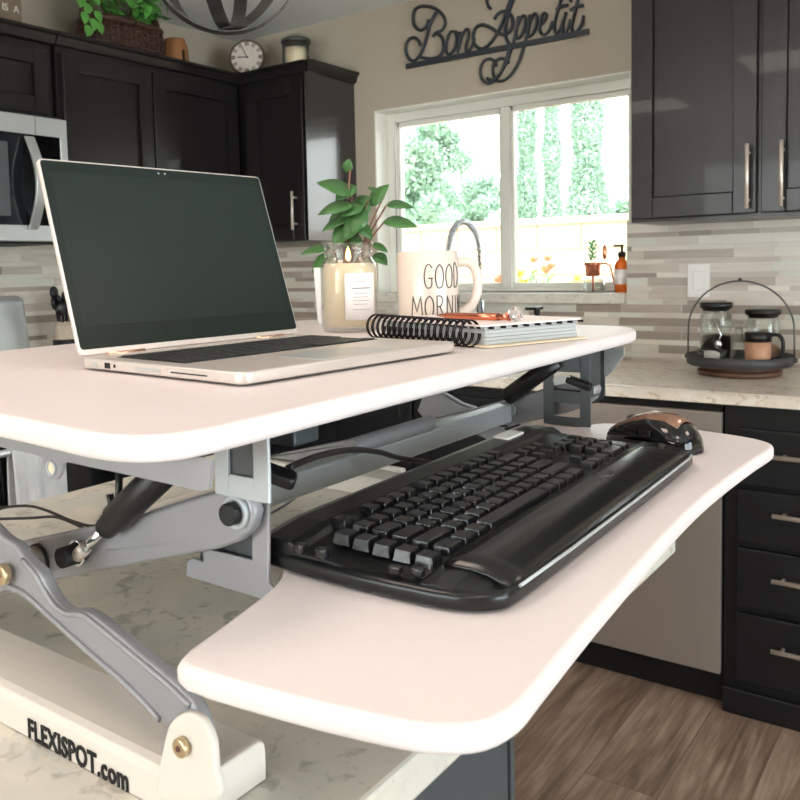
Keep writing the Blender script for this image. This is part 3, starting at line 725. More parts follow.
# ------------------------------------------------------------------ wall lettering
def zA(x, y): return P(390+x/6.154, y/6.154, 1, YW-.012)
def zB(x, y): return P(500+x/6.154, y/6.154, 1, YW-.012)
wl = thing('wall_sign', 'dark metal script sign reading Bon Appetit above the window', 'sign', P(500, 52, 1, YW-.012))
def stroke(name, pts, f, r=.0062):
    mb = MB(); mb.tube(smooth_open([f(*p) for p in pts], 5), r, 7)
    return wpart(name, mb, M['iron'], wl)
bar = MB(); q = [zA(100, 395), zA(100, 425), P(588.8, 34.4, 1, YW-.012), P(588.8, 28.8, 1, YW-.012)]
za, zb_ = (q[1].z+q[2].z)/2, (q[0].z+q[3].z)/2
bar.box((q[0].x, YW-.018, za), (q[2].x, YW-.006, zb_)); wpart('underline_bar', bar, M['iron'], wl)
stroke('letter_stroke', [(285, 75), (245, 150), (222, 240), (190, 330), (145, 375), (108, 345), (98, 290), (115, 245), (150, 232), (178, 255), (185, 282)], zA, .0072)
stroke('letter_stroke', [(237, 120), (222, 165), (185, 187), (152, 160), (143, 110), (155, 60), (200, 38), (270, 48), (322, 90), (340, 140), (320, 185), (285, 200), (262, 225)], zA, .007)
stroke('letter_stroke', [(285, 200), (318, 230), (330, 285), (312, 340), (260, 362), (185, 352)], zA, .007)
stroke('letter_stroke', [(400, 195), (370, 200), (348, 260), (345, 315), (365, 335), (395, 300), (408, 240), (400, 195), (425, 215)], zA)
stroke('letter_stroke', [(432, 195), (425, 260), (415, 325)], zA)
stroke('letter_stroke', [(418, 310), (440, 225), (472, 180), (484, 205), (468, 280), (472, 325), (500, 290), (520, 240)], zA)
stroke('letter_stroke', [(745, -10), (712, 80), (672, 180), (620, 262), (565, 300), (520, 275), (512, 220), (530, 170), (570, 152), (620, 170), (670, 205), (712, 215)], zA, .007)
stroke('letter_stroke', [(765, -20), (735, 60), (712, 150), (712, 230), (735, 280)], zA, .007)
stroke('letter_stroke', [(598, -25), (596, 10), (605, 40), (622, 55)], zA)
stroke('letter_stroke', [(640, 120), (665, 85), (705, 70), (745, 95), (755, 150), (735, 195), (700, 218)], zA, .007)
stroke('letter_stroke', [(115, 100), (100, 190), (75, 280), (40, 380), (-5, 460), (-50, 492), (-82, 480)], zB)
stroke('letter_stroke', [(95, 200), (125, 115), (150, 98), (155, 140), (140, 200), (115, 235), (98, 222)], zB)
stroke('letter_stroke', [(185, 90), (172, 180), (150, 270), (120, 370), (70, 455), (20, 495), (-20, 498)], zB)
stroke('letter_stroke', [(165, 200), (195, 105), (218, 85), (226, 125), (210, 190), (185, 222), (168, 210)], zB)
stroke('letter_stroke', [(240, 165), (275, 125), (285, 92), (268, 82), (248, 120), (245, 185), (265, 215), (295, 195), (325, 130)], zB)
stroke('letter_stroke', [(378, -10), (350, 80), (332, 165), (345, 205), (370, 180), (390, 120)], zB)
stroke('letter_stroke', [(345, 60), (375, 42), (420, 30)], zB)
stroke('letter_stroke', [(405, 75), (385, 150), (388, 200), (412, 185), (435, 120)], zB)
stroke('letter_stroke', [(428, 8), (440, -2)], zB, .008)
stroke('letter_stroke', [(480, -10), (458, 80), (440, 160), (450, 198), (480, 185), (505, 140), (512, 95)], zB)
stroke('letter_stroke', [(430, 62), (475, 40), (515, 35)], zB)
stroke('letter_stroke', [(740, 285), (715, 360), (680, 450), (635, 500), (595, 512), (562, 480), (558, 420), (580, 375), (615, 362), (645, 380), (650, 410)], zA)
stroke('letter_stroke', [(605, 500), (640, 490), (632, 440), (640, 390), (675, 360), (710, 365), (730, 390)], zA)

# ------------------------------------------------------------------ outlets
def plate(x, z, lab):
    t = thing('wall_switch', lab, 'switch', (x, YW-.009, z))
    mkobj('cover_plate', MB().box((-.037, -.006, -.058), (.037, .0, .058)), M['plate'], t, bevel=.002)
    mkobj('rocker', MB().box((-.017, -.010, -.033), (.017, -.006, .033)), M['plate'], t, bevel=.002)
p_ = P(699, 280.5, 1, YW-.009)
plate(p_.x, p_.z, 'white rocker wall switch on the mosaic tile left of the tray hoop')

# ------------------------------------------------------------------ window sill things
def zt(px, py, y=3.13): return P(px, py, 1, y)
p_ = zt(594, 293)
tr = thing('glass_planter', 'small clear glass cup with copper pot and succulent on the window sill', 'planter', (p_.x, 3.13, WZ0+.002))
mkobj('glass_cup', MB().lathe([(.001, 0), (.037, 0), (.04, .004), (.04, .05), (.037, .05), (.036, .008), (.001, .006)], 24), M['glass'], tr)
mkobj('copper_pot', MB().lathe([(.018, .06), (.026, .062), (.028, .10), (.032, .102), (.032, .112), (.001, .11)], 20, (-.004, 0, 0)), M['copper'], tr)
mkobj('stand', MB().tube([(-.004, 0, .004), (-.004, 0, .062)], .004, 8), M['copper'], tr)
lf = MB()
for k in range(34):
    a = k*2.4; r_ = .004+.018*((k*.37) % 1); z = .115+.0022*k
    lf.leaf((-.006+r_*.5*math.cos(a), r_*.5*math.sin(a), z), (math.cos(a), math.sin(a), .7), (0, 0, 1), .022, .012, -.1, 3)
mkobj('succulent', lf, M['succ'], tr)
mkobj('scoop', MB().sphere((.042, 0, .15), .018, sc=(.45, .5, 1.6)).tube([(.02, 0, .107), (.045, 0, .108), (.062, 0, .10), (.085, -.01, .02)], .0035, 6), M['copper'], tr)
sb_ = thing('soap_bottle', 'amber glass soap bottle with a white label at the right end of the sill', 'bottle', (zt(622, 293).x, 3.13, WZ0+.002))
mkobj('bottle', MB().lathe([(.001, 0), (.024, 0), (.027, .004), (.027, .098), (.022, .112), (.012, .120), (.012, .132), (.001, .132)], 24), M['amber'], sb_)
mkobj('label', MB().lathe([(.0275, .03), (.0278, .03), (.0278, .085), (.0275, .085)], 24), M['label'], sb_)
mkobj('pump', MB().lathe([(.001, .13), (.014, .13), (.014, .148), (.005, .15), (.004, .17), (.001, .17)], 16).box((-.03, -.004, .168), (.006, .004, .176)), M['black'], sb_)

# faucet
fb = Vector((P(480, 300, 1, 2.98).x, 2.98, .915))
fa = thing('faucet', 'tall chrome spring faucet behind the mug', 'faucet', fb)
mb = MB(); mb.lathe([(.001, 0), (.028, 0), (.028, .008), (.018, .02), (.015, .1), (.015, .22), (.001, .22)], 20); mkobj('body', mb, M['chrome'], fa)
arc = [(0, 0, .20)]
for i in range(21):
    a = PI*i/20; arc.append((-.005*i/20, -.115+.115*math.cos(a), .40+.125*math.sin(a)))
arc.append((-.005, -.23, .34))
arcs = smooth_open(arc, 6)
mkobj('hose', MB().tube(arcs, .0055, 8), M['pewter'], fa)
co = MB(); cp = []
tot = len(arcs)
turns = 62; 
for i in range(turns*8):
    t = i/(turns*8-1)*(tot-1); j = min(int(t), tot-2); f = t-j; p = arcs[j].lerp(arcs[j+1], f); tg = (arcs[j+1]-arcs[j]).normalized()
    n1 = Vector((1, 0, 0)); n2 = tg.cross(n1).normalized(); a = 2*PI*i/8
    cp.append(p+(n1*math.cos(a)+n2*math.sin(a))*.0105)
co.tube(cp, .0021, 5); mkobj('spring', co, M['chrome'], fa)
mkobj('spray_head', MB().lathe([(.012, 0), (.016, .004), (.014, .07), (.01, .09), (.001, .09)], 16, (-.005, -.23, .26)), M['chrome'], fa)
mkobj('lever', MB().tube([(.015, 0, .1), (.05, 0, .115), (.075, 0, .13)], .005, 8), M['chrome'], fa)
dx_ = P(537, 312, 1, 2.97)
sd2 = thing('soap_dispenser', 'black sink soap pump in front of the tile right of the pen', 'dispenser', (dx_.x, 2.97, .915))
mkobj('stem', MB().lathe([(.001, 0), (.018, 0), (.018, .006), (.01, .01), (.009, .17), (.012, .175), (.012, .19), (.001, .19)], 16), M['black'], sd2)
mkobj('nozzle', MB().box((-.025, -.055, .188), (.022, .012, .2)), M['black'], sd2, bevel=.004)

# ------------------------------------------------------------------ tiered tray
TX, TY = -.628, 2.86
ty = thing('serving_tray', 'round metal tray with tall hoop handle on a wooden foot, right counter', 'tray', (TX, TY, .915))
mkobj('wooden_foot', MB().lathe([(.001, 0), (.118, 0), (.122, .004), (.122, .014), (.112, .02), (.112, .03), (.001, .03)], 48), M['woodd'], ty, bevel=.001)
mkobj('pan', MB().lathe([(.001, .03), (.147, .03), (.154, .036), (.156, .062), (.152, .062), (.149, .040), (.001, .038)], 56), M['canmetal'], ty)
hoop = [( -.155, 0, .045), (-.155, 0, .10)]+[(-.155*math.cos(PI*i/24), 0, .137+.155*math.sin(PI*i/24)) for i in range(1, 24)]+[(.155, 0, .10), (.155, 0, .045)]
mkobj('hoop_handle', MB().tube(hoop, .0028, 8), M['pewter'], ty)
mkobj('hoop_knob', MB().sphere((0, 0, .2955), .006), M['pewter'], ty)
for s_ in (-1, 1): mkobj('pivot', MB().sphere((s_*.158, 0, .050), .008), M['pewter'], ty)
ZT0 = .915+.0405
def canister(px, rad, h, lab, fill, fillh, y):
    p = P(px, 320, 1, y); t = thing('glass_canister', lab, 'canister', (p.x, y, ZT0), group=None)
    w = .003
    mkobj('glass', MB().lathe([(.001, 0), (rad, 0), (rad, h*.86), (rad*.9, h*.93), (rad*.9, h), (rad*.9-w, h), (rad*.9-w, h*.93), (rad-w, h*.85), (rad-w, .006), (.001, .006)], 32), M['glassthin'], t)
    mkobj('lid', MB().lathe([(.001, h-.008), (rad*.86, h-.008), (rad*.9, h), (rad*1.04, h+.003), (rad*1.06, h+.016), (rad*.98, h+.019), (.001, h+.019)], 32), M['black'], t)
    mkobj('contents', MB().lathe([(.001, .007), (rad-w-.002, .007), (rad-w-.002, fillh), (.001, fillh+.006)], 28), fill, t)
    return t
canister(716, .047, .164, 'taller glass canister with black lid, left on the tray, dark beans inside', M['coffee'], .075, 2.885)
canister(763, .049, .143, 'wider glass canister with black lid, right on the tray behind the mug', M['latte'], .05, 2.90)
p_ = P(746, 345, 1, 2.83)
pb = thing('glass_carafe', 'clear glass bottle standing between the two canisters on the tray', 'bottle', (P(739, 345, 1, 2.80).x, 2.80, ZT0))
mkobj('glass', MB().lathe([(.001, 0), (.024, 0), (.026, .01), (.026, .05), (.012, .085), (.011, .11), (.009, .11), (.01, .085), (.022, .048), (.022, .008), (.001, .006)], 24), M['glassthin'], pb)
mkobj('stopper', MB().sphere((0, 0, .118), .013), M['glassthin'], pb)
bw = thing('glass_bowl', 'small glass bowl of pale packets and spoons at the front left of the tray', 'bowl', (P(712, 355, 1, 2.79).x, 2.79, ZT0))
mkobj('bowl', MB().lathe([(.001, 0), (.03, 0), (.04, .02), (.043, .042), (.040, .042), (.036, .02), (.001, .005)], 28), M['glassthin'], bw)
mkobj('packets', MB().box((-.02, -.014, .007), (.0, .016, .035)).box((.002, -.02, .007), (.02, .01, .030)).sphere((0, .0, .02), .022, sc=(1.1, 1, .8)), M['label'], bw)
spn = mkobj('spoon', MB().tube([(0, 0, 0), (.008, 0, .03), (-.012, 0, .08)], .003, 6).sphere((.0, 0, .0), .011, sc=(1, .6, 1.2)), M['chrome'], org=None)
spn.location = bw.location+Vector((.02, -.008, .045)); tag(spn, 'small metal spoon leaning in the glass bowl on the tray', 'spoon')
mg = thing('coffee_mug', 'small tan mug with black rim and handle at the front right of the tray', 'mug', (P(758, 350, 1, 2.79).x, 2.79, ZT0))
mkobj('body', MB().lathe([(.001, 0), (.034, 0), (.036, .004), (.036, .072), (.033, .072), (.033, .008), (.001, .006)], 28), M['latte'], mg)
mkobj('rim', MB().lathe([(.033, .07), (.0375, .07), (.0375, .098), (.033, .098)], 28), M['black'], mg)
mkobj('handle', MB().tube(smooth_open([(.034, 0, .090), (.056, 0, .091), (.068, 0, .072), (.066, 0, .04), (.052, 0, .020), (.034, 0, .018)], 5), .006, 8), M['black'], mg)

# ------------------------------------------------------------------ standing desk converter
ZD = 1.185
dk = thing('standing_desk_converter', 'white two-tier standing desk converter with grey lift arms on the island', 'desk', (-.7, .76, .9145))
out = [(-1.01, .36), (-.985, .335), (-.90, .332), (-.70, .326), (-.547, .319), (-.49, .315), (-.45, .312), (-.427, .312), (-.407, .316), (-.393, .325), (-.384, .338), (-.380, .355), (-.3795, .39), (-.380, .44), (-.382, .60), (-.384, .80), (-.386, 1.0), (-.387, 1.12), (-.390, 1.165), (-.400, 1.20), (-.42, 1.226), (-.45, 1.24), (-.50, 1.244), (-.70, 1.236), (-.90, 1.226), (-.985, 1.222), (-1.01, 1.20), (-1.015, 1.15), (-1.012, .8), (-1.01, .45)]
mb = MB(); mb.prism(smooth_closed(out, 3), ZD-.017, ZD, bev=.0055); wpart('desktop', mb, M['laminate'], dk)
tro = [(-.487, .505), (-.43, .475), (-.402, .44), (-.386, .385), (-.376, .342), (-.371, .325), (-.357, .3115), (-.290, .318), (-.229, .330), (-.206, .339), (-.190, .354), (-.184, .378), (-.186, .41), (-.193, .50), (-.199, .60), (-.205, .70), (-.208, .80), (-.207, .90), (-.203, 1.0), (-.199, 1.06), (-.200, 1.085), (-.208, 1.105), (-.235, 1.125), (-.29, 1.142), (-.33, 1.148), (-.42, 1.13), (-.44, 1.085), (-.50, 1.07), (-.513, 1.05), (-.498, .8)]
mb = MB(); mb.prism(smooth_closed(tro, 3), 1.0445, 1.060, bev=.005); wpart('keyboard_tray', mb, M['laminate'], dk)
# plates in XZ planes drawn from their real outlines
def pts_xz(pxs, y): return [(P(a, b, 1, y).x, P(a, b, 1, y).z) for a, b in pxs]
def ccw(pts):
    a = sum(pts[i-1][0]*pts[i][1]-pts[i][0]*pts[i-1][1] for i in range(len(pts)))
    return pts if a > 0 else pts[::-1]
def plate_xz(name, pts, y, t, m, bev=.0012, away=True):
    T_ = Matrix(((1, 0, 0, 0), (0, 0, -1, y+t if away else y), (0, 1, 0, 0), (0, 0, 0, 1)))
    mb = MB(); mb.prism(ccw(pts), 0, t, bev=bev, T=T_); return wpart(name, mb, m, dk)
def ring_xz(name, c, r0, r1, y, t, m, par=None):
    mb = MB(); T_ = Matrix.Translation((c[0], y, c[1])) @ Matrix.Rotation(PI/2, 4, 'X')
    mb.lathe([(r0, 0), (r1, 0), (r1, t), (r0, t), (r0, 0)], 28, T=T_, caps=False); return wpart(name, mb, m, par or dk)
def bolt(c, y0, y1, r, m, hexr=0, name='bolt'):
    mb = MB(); mb.cyl((c[0], y0, c[1]), (c[0], y1, c[1]), r, 24)
    o = wpart(name, mb, m, dk, bevel=.0012)
    if hexr:
        mb = MB(); mb.cyl((c[0], min(y0, y1)-.0005, c[1]), (c[0], min(y0, y1)+.001, c[1]), hexr, 6); wpart('hex_socket', mb, M['woodd'], o)
    return o
# white base legs on the island, each with ear
def leg(y0, y1, near):
    x0, x1 = -1.03, -.410
    zb = .9147
    pr = [(y0, zb), (y0, zb+.024), (y0+.003, zb+.029), (y0+.009, zb+.031), (y1-.006, zb+.031), (y1-.001, zb+.028), (y1, zb+.022), (y1, zb)]
    mb = MB(); n = 5; rings = []
    for x, sc in ((x0, .96), (x0+.004, 1), (x1-.005, 1), (x1-.001, .985), (x1, .95)):
        rings.append([(x, (y0+y1)/2+(p[0]-(y0+y1)/2)*(.97 if sc < 1 else 1), zb+(p[1]-zb)*sc) for p in pr])
    mb.loft(rings, smooth=False)
    return wpart('base_leg', mb, M['basew'], dk, bevel=.001)
leg1 = leg(.363, .432, 1); leg2 = leg(1.085, 1.15, 0)
mb = MB(); mb.box((-.4755, .3622, .915), (-.4745, .3632, .94)); wpart('seam', mb, M['greyl'], leg1) if 0 else mb.bm.free()
# ear plate near
ear = [(160, 800), (158, 775), (163, 745), (168, 727), (176, 717), (188, 713), (200, 718), (208, 730), (213, 745), (215, 770), (216, 800)]
ep = pts_xz(ear, .361); ep = [(x, max(z, .918)) for x, z in ep]
ep = [tuple(q) for q in smooth_closed(ep, 3)]
plate_xz('base_ear', ep, .361, .006, M['basew'], .002)
epf = [(x-.0, z) for x, z in ep]; plate_xz('base_ear', epf, 1.14, .006, M['basew'], .002)
b1 = pts_xz([(185, 745)], .361)[0]
b2 = pts_xz([(7, 573)], .366)[0]
bolt(b1, .3605, .355, .0065, M['brass'], .0022); bolt(b2, .3655, .359, .0085, M['brass'], .0028)
# outer rocker arm
armA = [(-40, 500), (-20, 515), (0, 536), (14, 545), (24, 558), (40, 574), (46, 587), (55, 602), (66, 611), (80, 611), (92, 616), (110, 630), (140, 655), (170, 680), (190, 700), (201, 721), (207, 748), (203, 772), (180, 776), (163, 765), (160, 748), (165, 728), (130, 695), (80, 650), (45, 618), (22, 597), (0, 590), (-30, 575), (-48, 540)]
pA = pts_xz(armA, .369)
plate_xz('rocker_arm', [tuple(q) for q in smooth_closed(pA, 3)], .369, .011, M['grey'], .003)
inn = [(-20, 530), (0, 552), (10, 560), (30, 575), (38, 592), (52, 610), (64, 618), (80, 620), (100, 632), (135, 660), (172, 692), (165, 715), (130, 683), (85, 643), (50, 613), (30, 597), (5, 585)]
for rim in (((22, 560), (35, 574), (44, 590), (54, 605), (66, 614), (82, 615), (100, 628), (140, 661), (172, 688), (190, 706)), ((0, 583), (22, 592), (45, 612), (80, 644), (130, 688), (160, 720))):
    wpart('arm_rim', MB().tube(smooth_open([P(a, b, 1, .3685) for a, b in rim], 4), .0022, 8), M['grey'], dk)
plate_xz('rocker_arm', pA, 1.12, .016, M['grey'], .003)
# inner lift arm
armB = [(-120, 575), (-40, 556), (10, 544), (91, 527), (150, 512), (200, 496), (222, 490), (238, 491), (250, 500), (254, 514), (250, 530), (238, 542), (215, 550), (130, 565), (49, 581), (0, 594), (-40, 603), (-120, 622)]
pB = [(x, max(z, .952)) for x, z in pts_xz(armB, .431)]
plate_xz('lift_arm', pB, .431, .012, M['grey'], .003)
pv = pts_xz([(236, 512)], .43)[0]
ring_xz('pivot_washer', pv, .0085, .0125, .4305, .003, M['greyl'])
bolt(pv, .430, .420, .0082, M['blackm'], 0, 'pivot_cap')
# far lift arm, same outline one desk width away
dB = 1.105-.392
cB = [(x-.005, z) for x, z in pB]
plate_xz('lift_arm', cB, 1.095, .026, M['grey'], .003)
for k, (dx_, dz_, r_) in enumerate(((-.20, -.068, .008), (-.14, -.047, .006), (-.125, -.042, .009))):
    bolt((pv[0]-.012+dx_*.8, pv[1]+dz_*.8), 1.094, 1.091, r_, M['greyl'] if k else M['blackm'])
# stub shaft and gas spring
sc = pts_xz([(34, 562)], .425)[0]
mb = MB(); mb.cyl((sc[0], .38, sc[1]), (sc[0], .44, sc[1]), .0135, 24); wpart('cross_shaft', mb, M['nickel'], dk)
ring_xz('shaft_ring', sc, .013, .0155, .4300, .002, M['rubber'])
sk_ = pts_xz([(65, 557)], .415)[0]
bolt(sk_, .431, .410, .0088, M['blackm'], 0, 'spring_bolt'); ring_xz('spring_washer', sk_, .0085, .0112, .427, .0015, M['chrome'])
g0 = P(79, 554, 1, .422); g1 = P(106, 528, 1, .422); g2 = P(114, 520, 1, .422); g3 = P(190, 448, 1, .422)
g3.z = min(g3.z, 1.158)
gd = (g2-g0).normalized(); g3 = g2+gd*((1.158-g2.z)/gd.z)
gs = wpart('gas_spring', MB().tube([g1, g2, g2+gd*.004, g3], [.0095, .0105, .0125, .0125], 24), M['black'], dk)
wpart('piston_rod', MB().cyl(g0, g1, .0042, 16), M['chrome'], gs)
wpart('rod_end', MB().cyl(g0-gd*.003, g0+gd*.012, .0058, 12), M['nickel'], gs)
f0 = P(507, 397, 1, 1.085); f1 = P(550, 366, 1, 1.085)
wpart('gas_spring', MB().tube([f0, f1+(f1-f0)*.2], .012, 16), M['black'], dk)
# cross bars running along the desk between the two arms
mb = MB(); a0 = P(500, 414, 1, 1.08)
mb.box((a0.x-.012, .457, a0.z-.013), (a0.x+.012, 1.095, a0.z+.013)); wpart('cross_bar', mb, M['greyl'], dk, bevel=.003)  # light falling off towards the far arm is put into this lighter grey
a1 = P(352, 447, 1, .72)
mb = MB(); mb.cyl((a1.x, .72, a1.z), (a1.x, .88, a1.z), .0095, 20); wpart('cross_tube', mb, M['grey'], dk, bevel=.002)
# frame under the desktop: side flange with hole tab, rails
zu = ZD-.0172
fl = [(-1.0, 1.150), (-.565, 1.150), (-.56, 1.1488), (-.553, 1.146), (-.548, 1.134), (-.54, 1.1285), (-.53, 1.1285), (-.523, 1.134), (-.519, 1.146), (-.512, 1.149), (-.45, 1.150), (-.40, 1.1495), (-.3905, 1.1500), (-.388, 1.156), (-.388, zu), (-1.0, zu)]
fl = [(-.985, zu), (-.985, 1.150)]+[tuple(p) for p in pts_xz([(0, 447), (36, 455), (42, 458), (45, 470), (50, 479), (57, 479.5), (61, 474), (63, 463), (68, 462), (90, 467), (115, 472), (130, 475.5), (165, 483), (199, 491.5), (209, 489), (212, 470)], .352)]
fl[-1] = (fl[-1][0], zu)
plate_xz('side_flange', fl, .352, .0025, M['grey'], 0)
hc = pts_xz([(52, 468)], .352)[0]
ring_xz('flange_hole_rim', hc, .0042, .0055, .3518, .0012, M['greyl']); bolt(hc, .3521, .3516, .0044, M['tabs'], 0, 'flange_hole')
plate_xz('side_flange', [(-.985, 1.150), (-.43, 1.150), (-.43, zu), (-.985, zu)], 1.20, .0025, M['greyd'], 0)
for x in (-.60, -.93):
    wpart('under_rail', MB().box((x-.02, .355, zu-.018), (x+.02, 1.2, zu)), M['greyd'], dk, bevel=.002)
# front brackets hanging the tray
def hanger(y, pxo, hole, mt, up=None):
    o = pts_xz(pxo, y)
    return o
# near: upper plate with window, light on it put into paler grey; lower plate
u = pts_xz([(213, 494), (267, 495), (267, 448), (213, 455)], .423)
X0, X1, Z0, Z1 = u[0][0], u[1][0], u[0][1], zu
hq = pts_xz([(228, 474), (253, 470)], .425); hx0, hx1, hz0 = hq[0][0], hq[1][0], hq[0][1]
mb = MB(); ya, yb = .425, .428
mb.box((X0, ya, Z0), (hx0, yb, Z1)); mb.box((hx1, ya, Z0), (X1, yb, Z1)); mb.box((hx0, ya, Z0), (hx1, yb, hz0))
hg = wpart('tray_hanger', mb, M['greyl'], dk, bevel=.0008)
wpart('hanger_back', MB().box((X0-.001, .4285, Z0+.012), (X1-.008, .4305, Z1-.004)), M['greyd'], hg)
lo = pts_xz([(186, 576), (187, 562), (192, 558), (203, 562), (203, 548), (252, 560), (252, 494), (268, 494), (268, 583), (276, 592), (271, 602)], .445)
plate_xz('tray_hanger', lo, .445, .003, M['grey'], .0006)
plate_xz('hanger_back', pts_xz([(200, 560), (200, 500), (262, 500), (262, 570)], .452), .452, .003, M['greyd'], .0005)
mb = MB(); pz = P(268, 500, 1, .412); mb.box((pz.x-.003, .412, 1.062), (pz.x, .47, pz.z)); 
# far bracket: plate with two windows, shade put into its darker greys
fb_ = pts_xz([(544, 425), (591, 428), (554, 402), (581, 418), (553, 387), (577, 374)], 1.085)
X0, X1 = fb_[0][0], fb_[1][0]; Zb = 1.0605
h1x0, h1x1, h1z1, h1z0 = fb_[2][0], fb_[3][0], fb_[2][1], fb_[3][1]
h2z0 = fb_[4][1]; h2z1 = fb_[5][1]
mb = MB(); ya, yb = 1.083, 1.086
mb.box((X0, ya, Zb), (h1x0, yb, h2z1+.004)); mb.box((h1x1, ya, Zb), (X1, yb, zu))
mb.box((h1x0, ya, Zb), (h1x1, yb, h1z0)); mb.box((h1x0, ya, h1z1), (h1x1, yb, h2z0-.003)); mb.box((h1x0, ya, h2z1+.002), (h1x1, yb, zu))
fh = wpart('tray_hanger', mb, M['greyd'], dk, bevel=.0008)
wpart('hanger_return', MB().box((X1-.003, 1.086, 1.10), (X1, 1.12, zu)), M['tealbox'], fh)
q0, q1 = P(612, 352, 1, 1.2), P(624, 372, 1, 1.2)
# outer tab seen right of the hanger
tb = pts_xz([(604, 350), (624, 347), (624, 356), (612, 372), (604, 378)], 1.19)
plate_xz('outer_tab', [(x, min(z, zu)) for x, z in tb], 1.19, .0025, M['greyl'], .0005)
tb2 = pts_xz([(593, 350), (604, 350), (605, 395), (600, 400), (592, 404)], 1.14)
plate_xz('outer_tab', [(x, min(z, zu)) for x, z in tb2], 1.14, .0025, M['greyd'], .0005)
# levers
def lever(p0, p1, w, mt=M['black']):
    p0 = Vector(p0); p1 = Vector(p1); d = (p1-p0); L_ = d.length; d.normalize(); s_ = Vector((0, 1, 0)).cross(d).normalized(); k = d.cross(s_)
    T_ = Matrix((d, k, s_)).transposed().to_4x4(); T_.translation = p0
    mb = MB(); mb.prism(rrect(L_, w, w*.3, L_/2, 0, 4), -.0045, .0045, bev=.002, T=T_)
    o = wpart('height_lever', mb, mt, dk)
    mb = MB()
    for i in range(6): mb.box((L_*(.2+.12*i)-.0012, -w*.35, -.005), (L_*(.2+.12*i)+.0012, w*.35, .005), T_)
    wpart('grip_ribs', mb, mt, o)
    return o
lever(P(262, 470, 1, .455), P(296, 482, 1, .47), .017)
lv = lever(P(566, 378, 1, 1.075), P(592, 388, 1, 1.08), .016)
wpart('lever_inset', MB().prism(rrect(.024, .010, .003), -.001, .0015, T=Matrix.Translation(P(562, 380, 1, 1.07)) @ Matrix.Rotation(PI/2, 4, 'X') @ Matrix.Rotation(.25, 4, 'Z')), M['whitelever'], dk)
bx = P(289, 442, 0, -.43)
wpart('lever_box', MB().box((-.445, bx.y-.017, 1.149), (-.41, bx.y+.013, zu)), M['tealbox'], dk, bevel=.002)
# hook below the flange
hk = [P(a, b, 1, .42) for a, b in ((119, 470), (119, 498), (116, 504), (111, 502), (110, 494))]
wpart('cable_hook', MB().tube(hk, .003, 8), M['black'], dk)
# rear base plate and rod
bp_ = [P(a, b, 2, .925) for a, b in ((320, 480), (326, 466), (345, 461), (398, 472), (354, 487))]
mb = MB(); mb.prism(ccw([(p.x, p.y) for p in bp_]), .9147, .925, bev=.001); wpart('base_plate', mb, M['greyd'], dk)
wpart('base_bar', MB().box((-1.03, .432, .9147), (-1.0, 1.085, .922)), M['basew'], dk, bevel=.002)
r0, r1 = P(352, 462, 2, .95), P(404, 471, 2, .95)
wpart('base_rod', MB().cyl(r0, r1, .005, 12), M['basew'], dk)
mb = text_mb('FLEXISPOT.com', .0225, .0004, off=.00055)
q0, q1 = P(29, 737, 1, .3625), P(128.5, 785, 1, .3625)
xs = [v.co.x for v in mb.bm.verts]; ys = [v.co.y for v in mb.bm.verts]
sx = (q1.x-q0.x)/(max(xs)-min(xs)); hh = P(29, 718, 1, .3625).z-q0.z
sy = hh/(max(ys)-min(0, 0))
for v in mb.bm.verts:
    x, y, z = v.co; v.co = Vector((q0.x+(x-min(xs))*sx, .3622-z, q0.z+y*sy))
ltr = wpart('lettering', mb, M['blackm'], dk)
bv = bmesh.new(); bv.free()

# cables
def cable(name, lab, pts, r=.002, m=None):
    o = mkobj(name, MB().tube(smooth_open(pts, 6), r, 8), m or M['cable']); return tag(o, lab, 'cable')
cable('power_cable', 'upper thin black cable lying on the island at the far left', [P(-40, 515, 2, .934), P(0, 508, 2, .934), P(28, 506, 2, .934), P(48, 511, 2, .934), P(72, 521, 2, .934), P(95, 526, 2, .934), P(125, 520, 2, .934)], .0022)
cable('power_cable', 'lower thin black cable lying on the island at the far left', [P(-40, 522, 2, .934), P(0, 519, 2, .934), P(30, 518, 2, .934), P(55, 517, 2, .934), P(75, 524, 2, .934), P(92, 533, 2, .934), P(110, 535, 2, .934)], .0022)
cable('lever_cable', 'black cable arching from the ribbed lever toward the keyboard', [P(288, 468, 1, .475), P(318, 456, 1, .53), P(350, 450, 1, .60), P(378, 452, 1, .68), P(400, 458, 1, .74), P(432, 463, 1, .80)], .0028)
cable('thin_cable', 'thin black cable running along the far lift arm', [P(352, 444, 1, .78), P(372, 434, 1, .83), P(395, 430, 1, .90), P(430, 427, 1, .98), P(470, 425, 1, 1.04), P(508, 426, 1, 1.07)], .0014)
cable('thin_cable', 'thin black cable dropping behind the near bracket to the island', [P(262, 518, 2, .99), P(285, 505, 2, .985), P(305, 490, 2, .98), P(322, 474, 2, .985), P(330, 462, 2, 1.0)], .0017)

